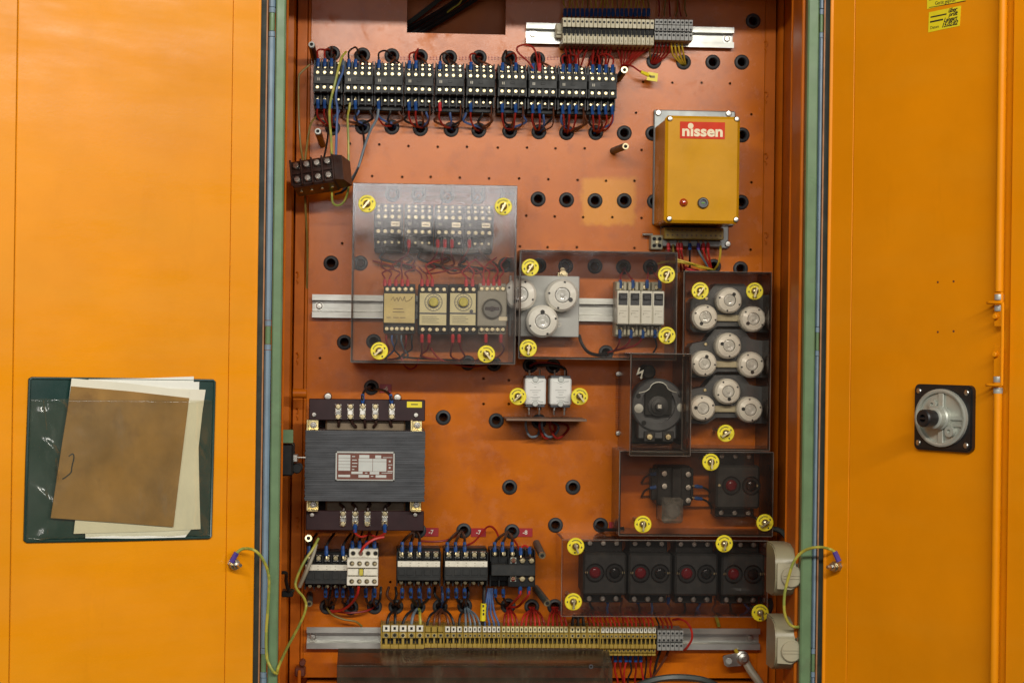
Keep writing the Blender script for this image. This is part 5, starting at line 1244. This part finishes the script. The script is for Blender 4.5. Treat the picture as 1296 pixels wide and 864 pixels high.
# wire tag
t = thing('wire_tag', 'yellow folded wire tag hanging on a red wire, upper right', 'tag', P3(825, 98, 20))
x0, x1, z0, z1 = RC(818.5, 91, 833, 103.5, 26); m = MB(); m.prism([(x0, z0+2), (x1-1, z0), (x1, z1-2), (x0+2, z1)], 24, 25.2); m.box(x0+4, x1-4, 25.2, 25.4, (z0+z1)/2-1.4, (z0+z1)/2+1.4, 1); m.build('flag', ['tag_yellow', 'olive_wire'], t)
wire('red wire leading to the yellow wire tag', 'red_wire', [(789, 81, 12), (800, 84, 24), (809, 90, 28), (820, 95, 26)], 1.2, s1='tag_yellow', sl=10)

# top contactors: leads above
up = {0: [(0, 'red'), (1, 'red'), (2, 'black')], 1: [(0, 'black'), (1, 'black')], 2: [(0, 'black')], 3: [(0, 'red'), (1, 'red')], 4: [(0, 'black')], 5: [(0, 'red')], 6: [(0, 'black'), (2, 'red')], 7: [(0, 'black'), (1, 'red')], 8: [(0, 'red'), (1, 'red'), (2, 'red')], 9: [(0, 'red'), (1, 'red'), (2, 'red'), (3, 'red')]}
dn = {0: [0, 1, 2], 1: [1], 2: [0], 3: [0, 1], 4: [0], 5: [0], 6: [0, 2], 7: [0, 1], 8: [0, 1, 2], 9: [0, 1, 2, 3]}
for c in range(10):
    px0 = CPX[c]-12.6; sy = (CPX[c]-415)*.0222
    gx = min(GROM[:13], key=lambda g: abs(g[0]-CPX[c]-4))
    for k, col in up[c]:
        px = px0+8.4*k
        arch = [(px, 83.5+sy, 44), (px+.3, 76+sy, 43), (px+jit(1), 66+sy+jit(2), 36), (px+(gx[0]-px)*.5, 61+sy+jit(3), 26), (gx[0]-2+jit(3), gx[1]-1, 4), (gx[0]+jit(2), gx[1], -6)]
        wire(f'{col} lead arching above {ORD[c]} top contactor, terminal {ORD[k]} from left' , col+'_wire', arch, 1.2, 'leads above the top contactors', s0='blue_sleeve' if not (c == 7 and k == 1) else 'red_sleeve', sl=9)
    gl = min(GROM[15:28], key=lambda g: abs(g[0]-CPX[c]-2))
    for k in dn[c]:
        px = px0+8.4*k
        rs_ = (c == 4 and k == 0)
        wire(f'red lead below {ORD[c]} top contactor, from terminal {ORD[k]} to grommet', 'red_wire' if c != 1 else 'black_wire', [(px, 127+sy, 42), (px, 134+sy, 41), (px+jit(1.5), 146+sy, 36), (px+(gl[0]-px)*.4, 157+sy, 24), (gl[0]+jit(3), gl[1]-1+jit(2), 3), (gl[0]+jit(2), gl[1], -6)], 1.2, 'leads below the top contactors', s0='red_sleeve' if rs_ else 'blue_sleeve', sl=10)
    if c > 2 and c < 9:
        wire(f'thin dark link at right foot of {ORD[c]} top contactor', 'brown_wire', [(px0+26, 129+sy, 40), (px0+26, 141+sy, 36), (px0+24, 154+sy, 24), (gl[0]+3, gl[1], 0)], 1.0, 'thin links below the top contactors')
# red jumper line along the top edge of the contactors
wire('dark red jumper wire running along the tops of the upper contactors', 'red_wire', [(448, 80, 32), (470, 83, 34), (500, 85, 34), (540, 87, 32), (580, 87.5, 34), (620, 89, 33), (660, 89, 34), (700, 90, 33), (730, 90, 34)], 1.1)
wire('looped red wire above the eighth top contactor', 'red_wire', [(675, 87, 46), (668, 78, 48), (656, 67, 48), (655, 60, 46), (664, 57, 42), (674, 60, 40), (679, 70, 42), (681, 86, 44)], 1.2)
# loose wires over the first contactors, down to the hanging connector
wire('green-yellow wire hanging from above over the first contactor to the brown connector', 'green_yellow_wire', [(438, 66, 50), (433, 72, 62), (429, 84, 70), (424, 105, 74), (418, 130, 72), (417, 150, 68), (419, 175, 66), (420, 204, 64)], 1.6)
wire('blue wire hanging beside the green-yellow one to the brown connector', 'blue_wire', [(434, 78, 50), (434, 90, 62), (428, 106, 72), (425, 122, 72), (427, 140, 68), (426, 165, 66), (425, 204, 64)], 1.5, s0='grey_blue_wire')
wire('second green-yellow wire bowing down round the brown connector', 'green_yellow_wire', [(443, 130, 44), (442, 138, 44), (440, 150, 40), (441, 180, 38), (441, 215, 42), (441, 238, 50), (436, 254, 60), (428, 260, 64), (421, 256, 66), (420, 240, 62)], 1.4)
wire('grey-blue wire curving from third contactor to the brown connector', 'grey_blue_wire', [(479, 138, 42), (477, 150, 40), (468, 167, 34), (460, 190, 30), (452, 215, 34), (438, 236, 44), (432, 244, 50)], 1.6)
wire('black wire curving beside the grey-blue one to the brown connector', 'black_wire', [(459, 162, 2), (461, 185, 20), (456, 205, 30), (447, 226, 40), (436, 241, 48), (424, 246, 54)], 1.4)
wire('short black wire entering the brown connector from above', 'black_wire', [(416, 160, 8), (414, 180, 34), (410, 200, 56), (409, 206, 60)], 1.3)
wire('olive wire running down the left edge beside the plate', 'olive_wire', [(392, 82, 40), (381, 92, 46), (378, 100, 46), (378, 140, 42), (380, 180, 44), (384, 208, 56)], 1.3)
wire('second olive wire at left passing behind the brown connector', 'olive_wire', [(400, 148, 30), (393, 158, 40), (389, 180, 44), (386, 208, 50), (386, 250, 36), (388, 290, 24), (389, 330, 10), (388, 372, -2)], 1.4)
# dark cable bundle in the top cut-out
for i, (a, b) in enumerate((((512, 40), (600, -14)), ((520, 44), (596, -6)), ((516, 30), (580, -20)), ((530, 42), (610, -6)))):
    wire(f'{ORD[i]} dark cable of the bundle in the top cut-out', 'black_wire' if i != 2 else 'cable_dark', [(a[0], a[1], -30), ((a[0]+b[0])/2-4, (a[1]+b[1])/2+4, -24), (b[0], b[1], -16), (b[0]+20, b[1]-14, -10)], 3.4, 'dark cables in the top cut-out', name='cable', cat='cable')
wire('thin green-yellow wire on the cable bundle in the cut-out', 'green_yellow_wire', [(566, 16, -16), (574, 10, -12), (582, 4, -10), (588, -8, -10)], 1.1)

# behind the large cover
random.seed(8)
for i in range(7):
    px = (487, 493, 501, 509, 516, 534, 541)[i]
    wire(f'{ORD[i]} red lead entering the devices of the middle rail from above', 'red_wire', [(px, 361, 62), (px, 352, 60), (px+jit(5), 345, 50), (px+jit(12), 338, 30), (px+jit(20), 330, 6)], 1.1, 'red leads above the middle rail devices', s0='red_sleeve', sl=7)
for i in range(7):
    px = (547, 590, 598, 612, 618, 625, 632)[i]
    wire(f'{ORD[i]} red lead entering the right hand timers from above', 'bright_red_wire', [(px, 362, 62), (px, 352, 60), (px+jit(6), 344, 48), (px+jit(14), 335, 30), (px+jit(20), 326, 6)], 1.1, 'red leads above the right timers', s0='red_sleeve', sl=8)
for i, (px, cl) in enumerate(((489, 'red'), (496, 'blue'), (502, 'black'), (508, 'grey_blue'), (514, 'red'), (521, 'black'), (534, 'red'), (543, 'red'), (573, 'red'), (581, 'red'), (615, 'red'), (634, 'red'))):
    wire(f'{ORD[i]} lead leaving the middle rail devices downwards, counted from left', cl+'_wire', [(px, 424, 60), (px, 432, 58), (px+jit(4), 442, 44), (px+jit(9), 452, 24), ((473 if px < 520 else 592)+jit(24), 457, 2)], 1.2, 'leads below the middle rail devices', s0='red_sleeve' if px > 530 else None, sl=9)
wire('red loop hanging just below the large smoky cover', 'red_wire', [(508, 452, 40), (512, 462, 40), (519, 467, 38), (526, 464, 36), (530, 454, 34)], 1.2)
wire('long thin red wire sagging along the bottom of the large cover', 'red_wire', [(545, 440, 50), (555, 453, 46), (575, 461, 40), (600, 464, 30), (622, 460, 8)], 1.1)
for i, (px, k) in enumerate(((517.5, 1), (554, 1), (563, 1), (572, 1), (594, 1))):
    wire(f'{ORD[i]} red sleeved lead below the covered contactors', 'red_wire', [(px, 304, 46), (px, 312, 44), (px+jit(6), 322, 34), (px+jit(16), 334, 10), (px+jit(16), 338, 2)], 1.2, 'red leads below the covered contactors', s0='red_sleeve', sl=9)
for i in range(6):
    px = 486+i*24; wire(f'{ORD[i]} dark lead between covered contactors and grommets', ('black_wire', 'brown_wire')[i % 2], [(px, 306, 36), (px+jit(3), 318, 32), (px+jit(12), 328, 20), (px+20+jit(20), 336, 8), (px+34+jit(20), 342, 4)], 1.6, 'dark leads behind the large cover')
for i in range(3):
    wire(f'{ORD[i]} curved red wire behind the large cover', 'red_wire', [(530+30*i, 338, 10), (540+30*i, 346, 30), (560+26*i, 344, 40), (578+24*i, 340, 30), (590+20*i, 350, 34), (600+14*i, 356, 40)], 1.1, 'curved red wires behind the large cover')
for i, (px, py) in enumerate(((566, 248), (530, 247), (605, 249))):
    wire(f'{ORD[i]} dark lead from the covered grommets to the contactors', 'brown_wire', [(px, py, -3), (px-4, py+6, 14), (px-10, py+14, 30), (px-12, py+22, 40)], 1.2, 'dark leads above the covered contactors')
# breakers
for i, px in enumerate((784, 800, 818, 834)):
    gx = (789, 789, 823, 823)[i]
    wire(f'red lead above {ORD[i]} circuit breaker from left', 'red_wire', [(px+1, 363.5, 44), (px+1, 356, 43), (px+(gx-px)*.4, 348, 28), (gx+jit(3), 339, 0)], 1.1, 'leads above the circuit breakers', s0='blue_sleeve', sl=9)
    px = (784.5, 798.5, 813.5, 829)[i]
    if i < 3: wire(f'red lead below {ORD[i]} circuit breaker from left', 'red_wire', [(px, 418.5, 42), (px, 426, 41), (px-2-4*i, 437, 30), (775-i, 445, 10), (769, 446, -2)], 1.2, 'leads below the circuit breakers', s0='blue_sleeve', sl=9)
    else: wire('short sleeved lead below the last circuit breaker', 'black_wire', [(px, 418, 42), (px, 427, 40), (px+2, 438, 20), (px-2, 446, 4)], 1.2, s0='blue_sleeve', sl=9)
wire('black cable looping from the grey fuse carrier to a grommet', 'black_wire', [(733, 424, 20), (736, 434, 24), (744, 445, 22), (756, 449, 14), (767, 447, -2)], 2.2, name='cable', cat='cable')
wire('black lead from the fuse carrier to a grommet above the capacitors', 'black_wire', [(672, 460, -4), (682, 462, 12), (698, 462, 14), (714, 466, 18), (716, 476, 24)], 2.0)
wire('dark red lead between the two grommets above the capacitors', 'red_wire', [(671, 463, 2), (680, 459, 12), (700, 460, 10), (712, 464, 14)], 1.5)
for i, (a, b, c) in enumerate(((666.5, 683, 'grey_blue'), (684, 702, 'red'), (687, 706, 'grey_blue'), (697, 718, 'red'))):
    wire(f'{c.replace("_", "-")} wire looping {ORD[i]} from left below the capacitor lip', c+'_wire', [(a, 528, 26), (a-1, 540, 26), ((a+b)/2-4, 552+i % 2*2, 20), ((a+b)/2+6, 550, 14), (b, 538, 6), (684, 531, -2)], 1.5, 'wires looping below the capacitors')
# transformer top leads
wire('black lead with blue sleeve from grommet to third transformer terminal', 'black_wire', [(459, 509, 93), (459, 500, 92), (463, 492, 60), (469, 489, 10), (470, 490, -4)], 1.7, s0='blue_sleeve', sl=10)
wire('black lead with blue sleeve from grommet to last transformer terminal', 'black_wire', [(495.5, 509, 93), (494.5, 501, 92), (486, 494, 60), (474, 492, 10), (470, 490, -4)], 1.7, s0='blue_sleeve', sl=10)
for i, px in enumerate((449.5, 487)):
    wire(f'bright red lead leaving the transformer bottom, {"left" if i == 0 else "right"} one', 'bright_red_wire', [(px, 664, 92), (px, 674, 90), (px+(8 if i == 0 else -9), 679, 80), (px+(16 if i == 0 else -18), 676, 66), (467, 673, 50)], 1.4, 'red leads below the transformer', s0='blue_sleeve', sl=9)
wire('bright red wire curving into the white contactor from the right', 'bright_red_wire', [(486, 679, 84), (474, 682, 88), (463, 689, 88), (457, 697, 84), (456.5, 701, 70)], 1.7)
wire('bright red wire curving down from the white contactor to the grommet', 'bright_red_wire', [(454, 742, 74), (452, 752, 66), (445, 763, 44), (434, 771, 22), (420, 774, 6)], 1.7)
wire('dark red wire sweeping between the lower left grommets', 'red_wire', [(418, 772, 6), (440, 775, 14), (462, 773, 10), (475, 767, -3)], 1.4)
wire('yellowish wire trailing below the lower left grommets', 'olive_wire', [(413, 768, 2), (420, 777, 12), (434, 783, 16), (450, 786, 14), (458, 792, 8)], 1.3)
# earth lead from the left door and on into the cabinet
o = DL.h
def dw(D, px, py, w): 
    a = D.at(px, py, w); return (D.h[0]+D.ux[0]*a[0]+D.n[0]*w, D.h[1]+D.ux[1]*a[0]+D.n[1]*w, a[1])
def wire3(label, mat, q, r, sl=None):
    t = thing('earth_wire', label, 'wire', tuple(q[0])); m = MB(); m.tube(q, r, 8, sub=6); m.build('conductor', mat, t)
    if sl:
        a, b = Vector(q[0]), Vector(q[1]); dv = (b-a).normalized(); m = MB(); m.tube([a-dv*2, a+dv*10], 3.0, 8, sub=1); m.build('sleeve', sl, t)
wire3('green-yellow earth wire looping from the left door bolt past the frame', 'green_yellow_wire', [dw(DL, 294, 709, 8), dw(DL, 299, 700, 10), dw(DL, 308, 694, 12), P3(322, 696, 285), P3(333, 708, 280), P3(340, 728, 272), P3(340, 755, 266), P3(337, 800, 262), P3(338, 832, 262), P3(345, 848, 262), P3(350.5, 852, 258)], 1.7, 'violet_sleeve')
wire3('green-yellow earth wire rising from the frame to under the transformer', 'green_yellow_wire', [P3(350.5, 852, 258), P3(353, 842, 256), P3(364, 818, 190), P3(379, 790, 120), P3(387, 770, 90), P3(385, 757, 90), P3(375, 744, 95), P3(375, 733, 95), P3(384, 712, 95), P3(396, 694, 90), P3(403, 681, 80)], 1.7)
wire3('green-yellow earth wire looping from the right door bolt over the frame', 'green_yellow_wire', [dw(DR, 1061, 708, 8), dw(DR, 1057, 699, 10), dw(DR, 1049, 694, 12), P3(1034, 692, 285), P3(1017, 697, 270), P3(1005, 710, 264), P3(998, 730, 260), P3(993, 752, 258), P3(993, 775, 256), P3(999, 789, 252), P3(1008, 793, 249), P3(1022, 790, 235)], 1.7, 'violet_sleeve')
# clear sleeve wire bundle at the left contactor
wire('grey sheathed lead lying along the left wide contactor', 'timer_grey', [(400, 688, 70), (396, 702, 74), (388, 722, 78), (379, 742, 70)], 2.6, name='cable', cat='cable')

# lower contactors: sleeves above
for i, (px, g) in enumerate(((509, 0), (520, 0), (531, 0), (566, 1), (576.5, 1), (588, 1), (626, 2), (636, 2), (648, 2))):
    gx, gy_ = ((530, 671), (587, 671), (648, 672))[g]
    wire(f'black lead with blue sleeve, {ORD[i]} from left, above the lower contactors', 'black_wire', [(px, 697, 56), (px, 688, 54), (px+(gx-px)*.3, 679, 40), (gx-3+jit(3), gy_, 4), (gx+jit(2), gy_, -6)], 1.8, 'black leads above the lower contactors', s0='blue_sleeve', sl=11)
for i, px in enumerate((391, 413, 434)):
    wire(f'dark lead with blue sleeve, {ORD[i]} from left, above the left wide contactor', 'black_wire', [(px, 702, 56), (px, 692, 54), (px+4, 683, 44), (px+10, 675, 20)], 1.6, 'dark leads above the left wide contactor', s0='blue_sleeve', sl=11)
for i, px in enumerate((446, 455, 464, 474)):
    wire(f'dark lead with blue sleeve, {ORD[i]} from left, above the white contactor', 'black_wire', [(px, 693, 50), (px, 685, 48), (px+2, 678, 30), (px+4, 672, 10)], 1.4, 'dark leads above the white contactor', s0='blue_sleeve', sl=9)
for i, (px, ty) in enumerate(((412, 414), (426, 416), (434, 440), (446, 444), (463, 470), (474, 476))):
    wire(f'dark lead with blue sleeve, {ORD[i]} from left, below the left lower contactors', 'black_wire', [(px, 745, 44), (px, 754, 43), (px+(ty-px)*.3+jit(2), 762, 26), (ty, 767, 2), (ty, 768, -5)], 1.6, 'dark leads below the left lower contactors', s0='blue_sleeve', sl=10)
wire('red wire running flat from the first grommet pair to the next', 'red_wire', [(530, 684, 30), (548, 685, 22), (566, 683, 18), (580, 676, 10), (587, 672, -4)], 1.3)
wire('red wire arching over the red tag to the stepped relay', 'red_wire', [(590, 690, 40), (600, 685, 30), (610, 674, 20), (616, 667, 18), (622, 666, 22), (628, 672, 30), (632, 682, 40)], 1.3)
wire('short red loop over the relay terminals', 'bright_red_wire', [(659, 701, 64), (659, 694, 62), (664, 690, 56), (670, 694, 60), (670.5, 700, 64)], 1.3, s0='blue_sleeve', s1='blue_sleeve', sl=8)
wire('red lead from grommet along the relay top', 'red_wire', [(650, 682, 40), (655, 690, 50), (659, 700, 60)], 1.2)
# below: black leads from contactor feet to grommets and terminals
for i, (px, tx) in enumerate(((509, 502), (520, 527), (530.5, 531), (543, 532), (567, 560), (577.5, 584), (588, 590))):
    wire(f'black lead with blue sleeve, {ORD[i]} from left, below the lower contactor pair', 'black_wire', [(px, 745, 44), (px, 754, 43), (px+(tx-px)*.4, 761, 24), (tx, 766, 4), (tx, 767, -6)], 1.9, 'black leads below the lower contactors', s0='blue_sleeve', sl=11)
for i, px in enumerate((627, 637)):
    wire(f'dark lead with blue sleeve below the relay, {"left" if i == 0 else "right"} one', 'black_wire', [(px, 746, 40), (px, 755, 38), (px+4, 763, 20), (641, 766, -4)], 1.4, s0='blue_sleeve', sl=9)
for i, px in enumerate((658.5, 669.5)):
    wire(f'bright red lead with blue sleeve leaving the relay foot, {"left" if i == 0 else "right"} one', 'bright_red_wire', [(px, 742, 58), (px-.5, 752, 56), (px-7, 760, 40), (px-14, 767, 14), (646, 768, -3)], 1.6, s0='blue_sleeve', sl=9)
# terminals fed from grommets
def feed(px, gx, gy_, mat, label, grp, r=1.5, top=792, s=None):
    wire(label, mat, [(px, top+4, 30), (px, top-4, 31), (px+(gx-px)*.25, top-14, 26), (gx+(px-gx)*.35+jit(1.5), gy_+5, 8), (gx+jit(4), gy_, -5)], r, grp, s0=s, sl=5)
for i, (px, gx, mt) in enumerate(((490, 501, 'black_wire'), (500, 501, 'black_wire'), (510, 529, 'black_wire'), (521, 529, 'grey_blue_wire'), (532, 530, 'green_yellow_wire'))):
    feed(px, gx, 767, mt, f'{mt[:-5].replace("_", "-")} feed wire into large khaki terminal, {ORD[i]} from left', 'feed wires of the large khaki terminals', 1.9)
for i, (px, gx, mt) in enumerate(((541, 557, 'black_wire'), (549, 557, 'brown_wire'), (556, 557, 'brown_wire'), (567, 557, 'brown_wire'), (574, 558, 'black_wire'), (581, 588, 'black_wire'))):
    feed(px, gx, 768, mt, f'dark feed wire into the mid khaki terminals, {ORD[i]} from left', 'dark feed wires of the mid terminals', 1.7)
for i in range(4): feed(589.5+i*5.8, 588, 766, 'grey_blue_wire', f'grey-blue feed wire, {ORD[i]} from left, into narrow terminals', 'grey-blue feed wires', 1.4, s='red_sleeve' if i in (0, 2) else None)
for i in range(4): wire(f'blue wire, {ORD[i]} from left, of the bundle with the yellow marker', 'blue_wire', [(613.5+i*5.8, 796, 30), (613.5+i*5.8, 788, 31), (612+i*4.6, 775, 30), (616+i*2.4, 758, 30), (618+i*1.6, 744, 26)], 1.35, 'blue wires beside the yellow marker', s0='red_sleeve' if i in (1, 3) else None, sl=5)
t = thing('wire_marker', 'yellow marker sleeve with dark print on a black lead above the terminals', 'marker', P3(612, 776, 34))
m = MB(); m.tube([P3(612, 763, 34), P3(611, 785, 34)], 3.7, 10, sub=1); m.build('sleeve', 'tag_yellow', t)
m = MB(); x, z = P(612, 772, 37.7); m.box(x-1, x+1, 37, 38, z-6, z-3); m.box(x-1, x+1, 37, 38, z-1, z+1); m.box(x-1.4, x+.6, 37, 38, z+4, z+7); m.build('print', 'ink_black', t)
wire('black lead running through the yellow marker sleeve', 'black_wire', [(613, 738, 30), (612.5, 752, 33), (611.5, 776, 34), (611, 792, 31)], 2.2)
for i in range(15):
    px = 637.8+i*5.63; gx = 643 if i < 4 else (673.5 if i < 10 else 702)
    feed(px, gx, 768, 'bright_red_wire' if i % 3 else 'red_wire', f'{ORD[i]} of the dense red feed wires, counted from left', 'dense red feed wires above the lower terminals', 1.45)
for i in range(3): feed(724.5+i*7, 732, 776, 'black_wire', f'black feed wire of the bunch beside the disc, {ORD[i]} from left', 'black feed wires', 2.0)
for i in range(16):
    px = 746.5+i*5.35
    wire(f'{ORD[i]} red wire curling up behind the long dark cover, counted from left', 'bright_red_wire' if i % 4 else 'red_wire', [(px, 797, 31), (px-.3, 789, 31), (px-2-jit(1), 783, 26), (px-5+jit(3), 777, 14), (px-9+jit(3), 768, 4)], 1.25, 'red wires under the long dark cover')
for i, px in enumerate((834, 839, 845, 850)):
    wire(f'{ORD[i]} wire into the lower grey terminals', 'red_wire' if i else 'black_wire', [(px, 799, 26), (px, 790, 26), (px-3, 783, 20), (px-6, 774, 8)], 1.2, 'wires into the lower grey terminals')
wire('red wire looping round the right end of the lower grey terminals', 'bright_red_wire', [(852, 784, 20), (860, 783, 34), (869, 787, 42), (875, 797, 44), (875.5, 808, 42), (870, 818, 36), (866, 822, 28)], 1.5)
wire('short green-yellow stub below the long dark cover', 'green_yellow_wire', [(906, 779, 10), (908, 785, 8), (910, 792, 6)], 2.2)
for i in range(10):
    px = 766+i*6.4; blue = i < 8
    wire(f'{ORD[i]} lead hanging from the two-storey terminals at the bottom', ('red_wire', 'red_wire', 'bright_red_wire', 'red_wire', 'bright_red_wire', 'black_wire', 'red_wire', 'bright_red_wire', 'black_wire', 'red_wire')[i], [(px, 829, 24), (px+jit(1), 836, 24), (px+jit(2), 848, 20), (px+jit(4), 862, 14), (px+jit(6), 884, 6)], 1.3, 'leads below the two-storey terminals', s0='blue_sleeve' if blue else None, sl=8)
wire('dark cable slanting from the grey terminals to the bottom', 'brown_wire', [(846, 822, 22), (842, 832, 22), (832, 848, 18), (822, 862, 12), (812, 884, 6)], 1.8)
wire('second dark cable beside the slanting one at the bottom', 'black_wire', [(836, 822, 22), (832, 834, 22), (829, 846, 18), (826, 864, 10), (822, 886, 4)], 1.8)
# yellow box wires
for i, (px, c) in enumerate(((846, 'red'), (852, 'olive'), (858, 'red'), (862, 'red'), (873, 'black'), (884, 'grey_blue'), (890, 'bright_red'), (896, 'bright_red'))):
    tx = (849, 855, 862, 866, 873, 896, 898, 900)[i]
    wire(f'{c.replace("_", "-")} wire below the yellow box, {ORD[i]} from left', c+'_wire', [(px, 309, 26), (px, 316, 26), (px+(tx-px)*.4, 326, 20), (tx, 338, 6), (tx, 344, -2)], 1.4, 'wires below the yellow box', s0={'red': 'red_sleeve', 'bright_red': 'red_sleeve', 'black': 'blue_sleeve', 'grey_blue': 'violet_sleeve'}.get(c), sl=7)
wire('yellow wire at the right under the yellow box', 'yellow_wire', [(912, 311, 26), (911.5, 322, 24), (909, 334, 16), (904, 342, 0)], 1.5)
for i, (a, b) in enumerate((((832, 334), (858, 329)), ((836, 331), (862, 332)), ((852, 327), (874, 333)))):
    wire(f'{ORD[i]} of the slanting yellow wires running to the grommet below the yellow box', 'yellow_wire', [(a[0], a[1], 30), (b[0], b[1], 30), (884, 338-i, 22), (902, 341, 2)], 1.3, 'slanting yellow wires below the yellow box')
wire('pinkish red lead below the yellow wires beside the tall cover', 'red_sleeve', [(866, 338, 12), (874, 341, 14), (884, 343, 8)], 2.2)
# relay leads behind the brownish cover
for i, (px, py, s_) in enumerate(((832, 599, -1), (832, 616, -1), (880, 615, 1), (880, 630, 1))):
    wire(f'blue sleeved lead of the covered relay, {ORD[i]} one', 'black_wire', [(px, py, 34), (px+s_*8, py+1, 32), (px+s_*16, py+5, 20), (px+s_*20, py+12, 4)], 1.5, 'leads of the covered relay', s0='blue_sleeve', sl=9)
for i in range(12):
    px = 748+i*19.6
    wire(f'{ORD[i]} dark lead below the covered overload switches', ('black_wire', 'blue_wire', 'brown_wire')[i % 3], [(px, 756, 34), (px+jit(2), 764, 30), (px+jit(5), 772, 18), (px+jit(8), 778, 4)], 1.5, 'leads below the covered overload switches', s0='blue_sleeve' if i % 2 else None, sl=8)
wire('black cable from the brownish cover to the upper socket', 'cable_dark', [(968, 668, 40), (980, 669, 44), (990, 673, 50), (997, 683, 60), (999, 692, 70)], 3.4, name='cable', cat='cable')
wire('black cable between the two sockets', 'black_wire', [(974, 757, 60), (976, 766, 60), (973, 776, 60), (972, 786, 62)], 3.4, name='cable', cat='cable')
wire('black leads bunched at the cut grommet left of the brownish cover', 'black_wire', [(752, 664, -2), (762, 669, 10), (776, 670, 16), (790, 668, 20)], 2.4)

# extra dark leads crowding round the upper and lower contactors
random.seed(77)
for c in range(10):
    sy = (CPX[c]-415)*.0222; gl = min(GROM[15:28], key=lambda g: abs(g[0]-CPX[c]-2))
    for k in range(3):
        px = CPX[c]-14+k*13+jit(3)
        wire(f'{ORD[k]} dark lead in the shadow under the {ORD[c]} top contactor', ('black_wire', 'brown_wire', 'blue_wire')[(k+c) % 3], [(px, 131+sy, 24), (px+jit(3), 141+sy, 26), (px+jit(5), 150+sy, 20), (gl[0]+jit(5), gl[1]-3, 6), (gl[0]+jit(3), gl[1]+1, -6)], 1.5, 'dark leads under the top contactors')
    gu = min(GROM[:13], key=lambda g: abs(g[0]-CPX[c]-4))
    for k in range(2):
        px = CPX[c]+2+k*9+jit(2)
        wire(f'{ORD[k]} dark lead between grommet and the back of the {ORD[c]} top contactor', ('brown_wire', 'black_wire')[(k+c) % 2], [(px, 88+sy, 26), (px+jit(2), 80+sy, 24), (gu[0]+jit(4), gu[1]+3, 10), (gu[0]+jit(3), gu[1], -6)], 1.3, 'dark leads behind the top contactors')
for i in range(14):
    gx = (414, 444, 474, 501, 529, 557, 588)[i % 7]; px = gx+jit(9)
    wire(f'{ORD[i]} dark lead behind the lower contactors', ('black_wire', 'brown_wire', 'blue_wire')[i % 3], [(px, 742, 20), (px+jit(3), 752, 24), (px+(gx-px)*.5+jit(3), 760, 18), (gx+jit(4), 767, 2), (gx, 768, -6)], 1.7, 'dark leads behind the lower contactors')
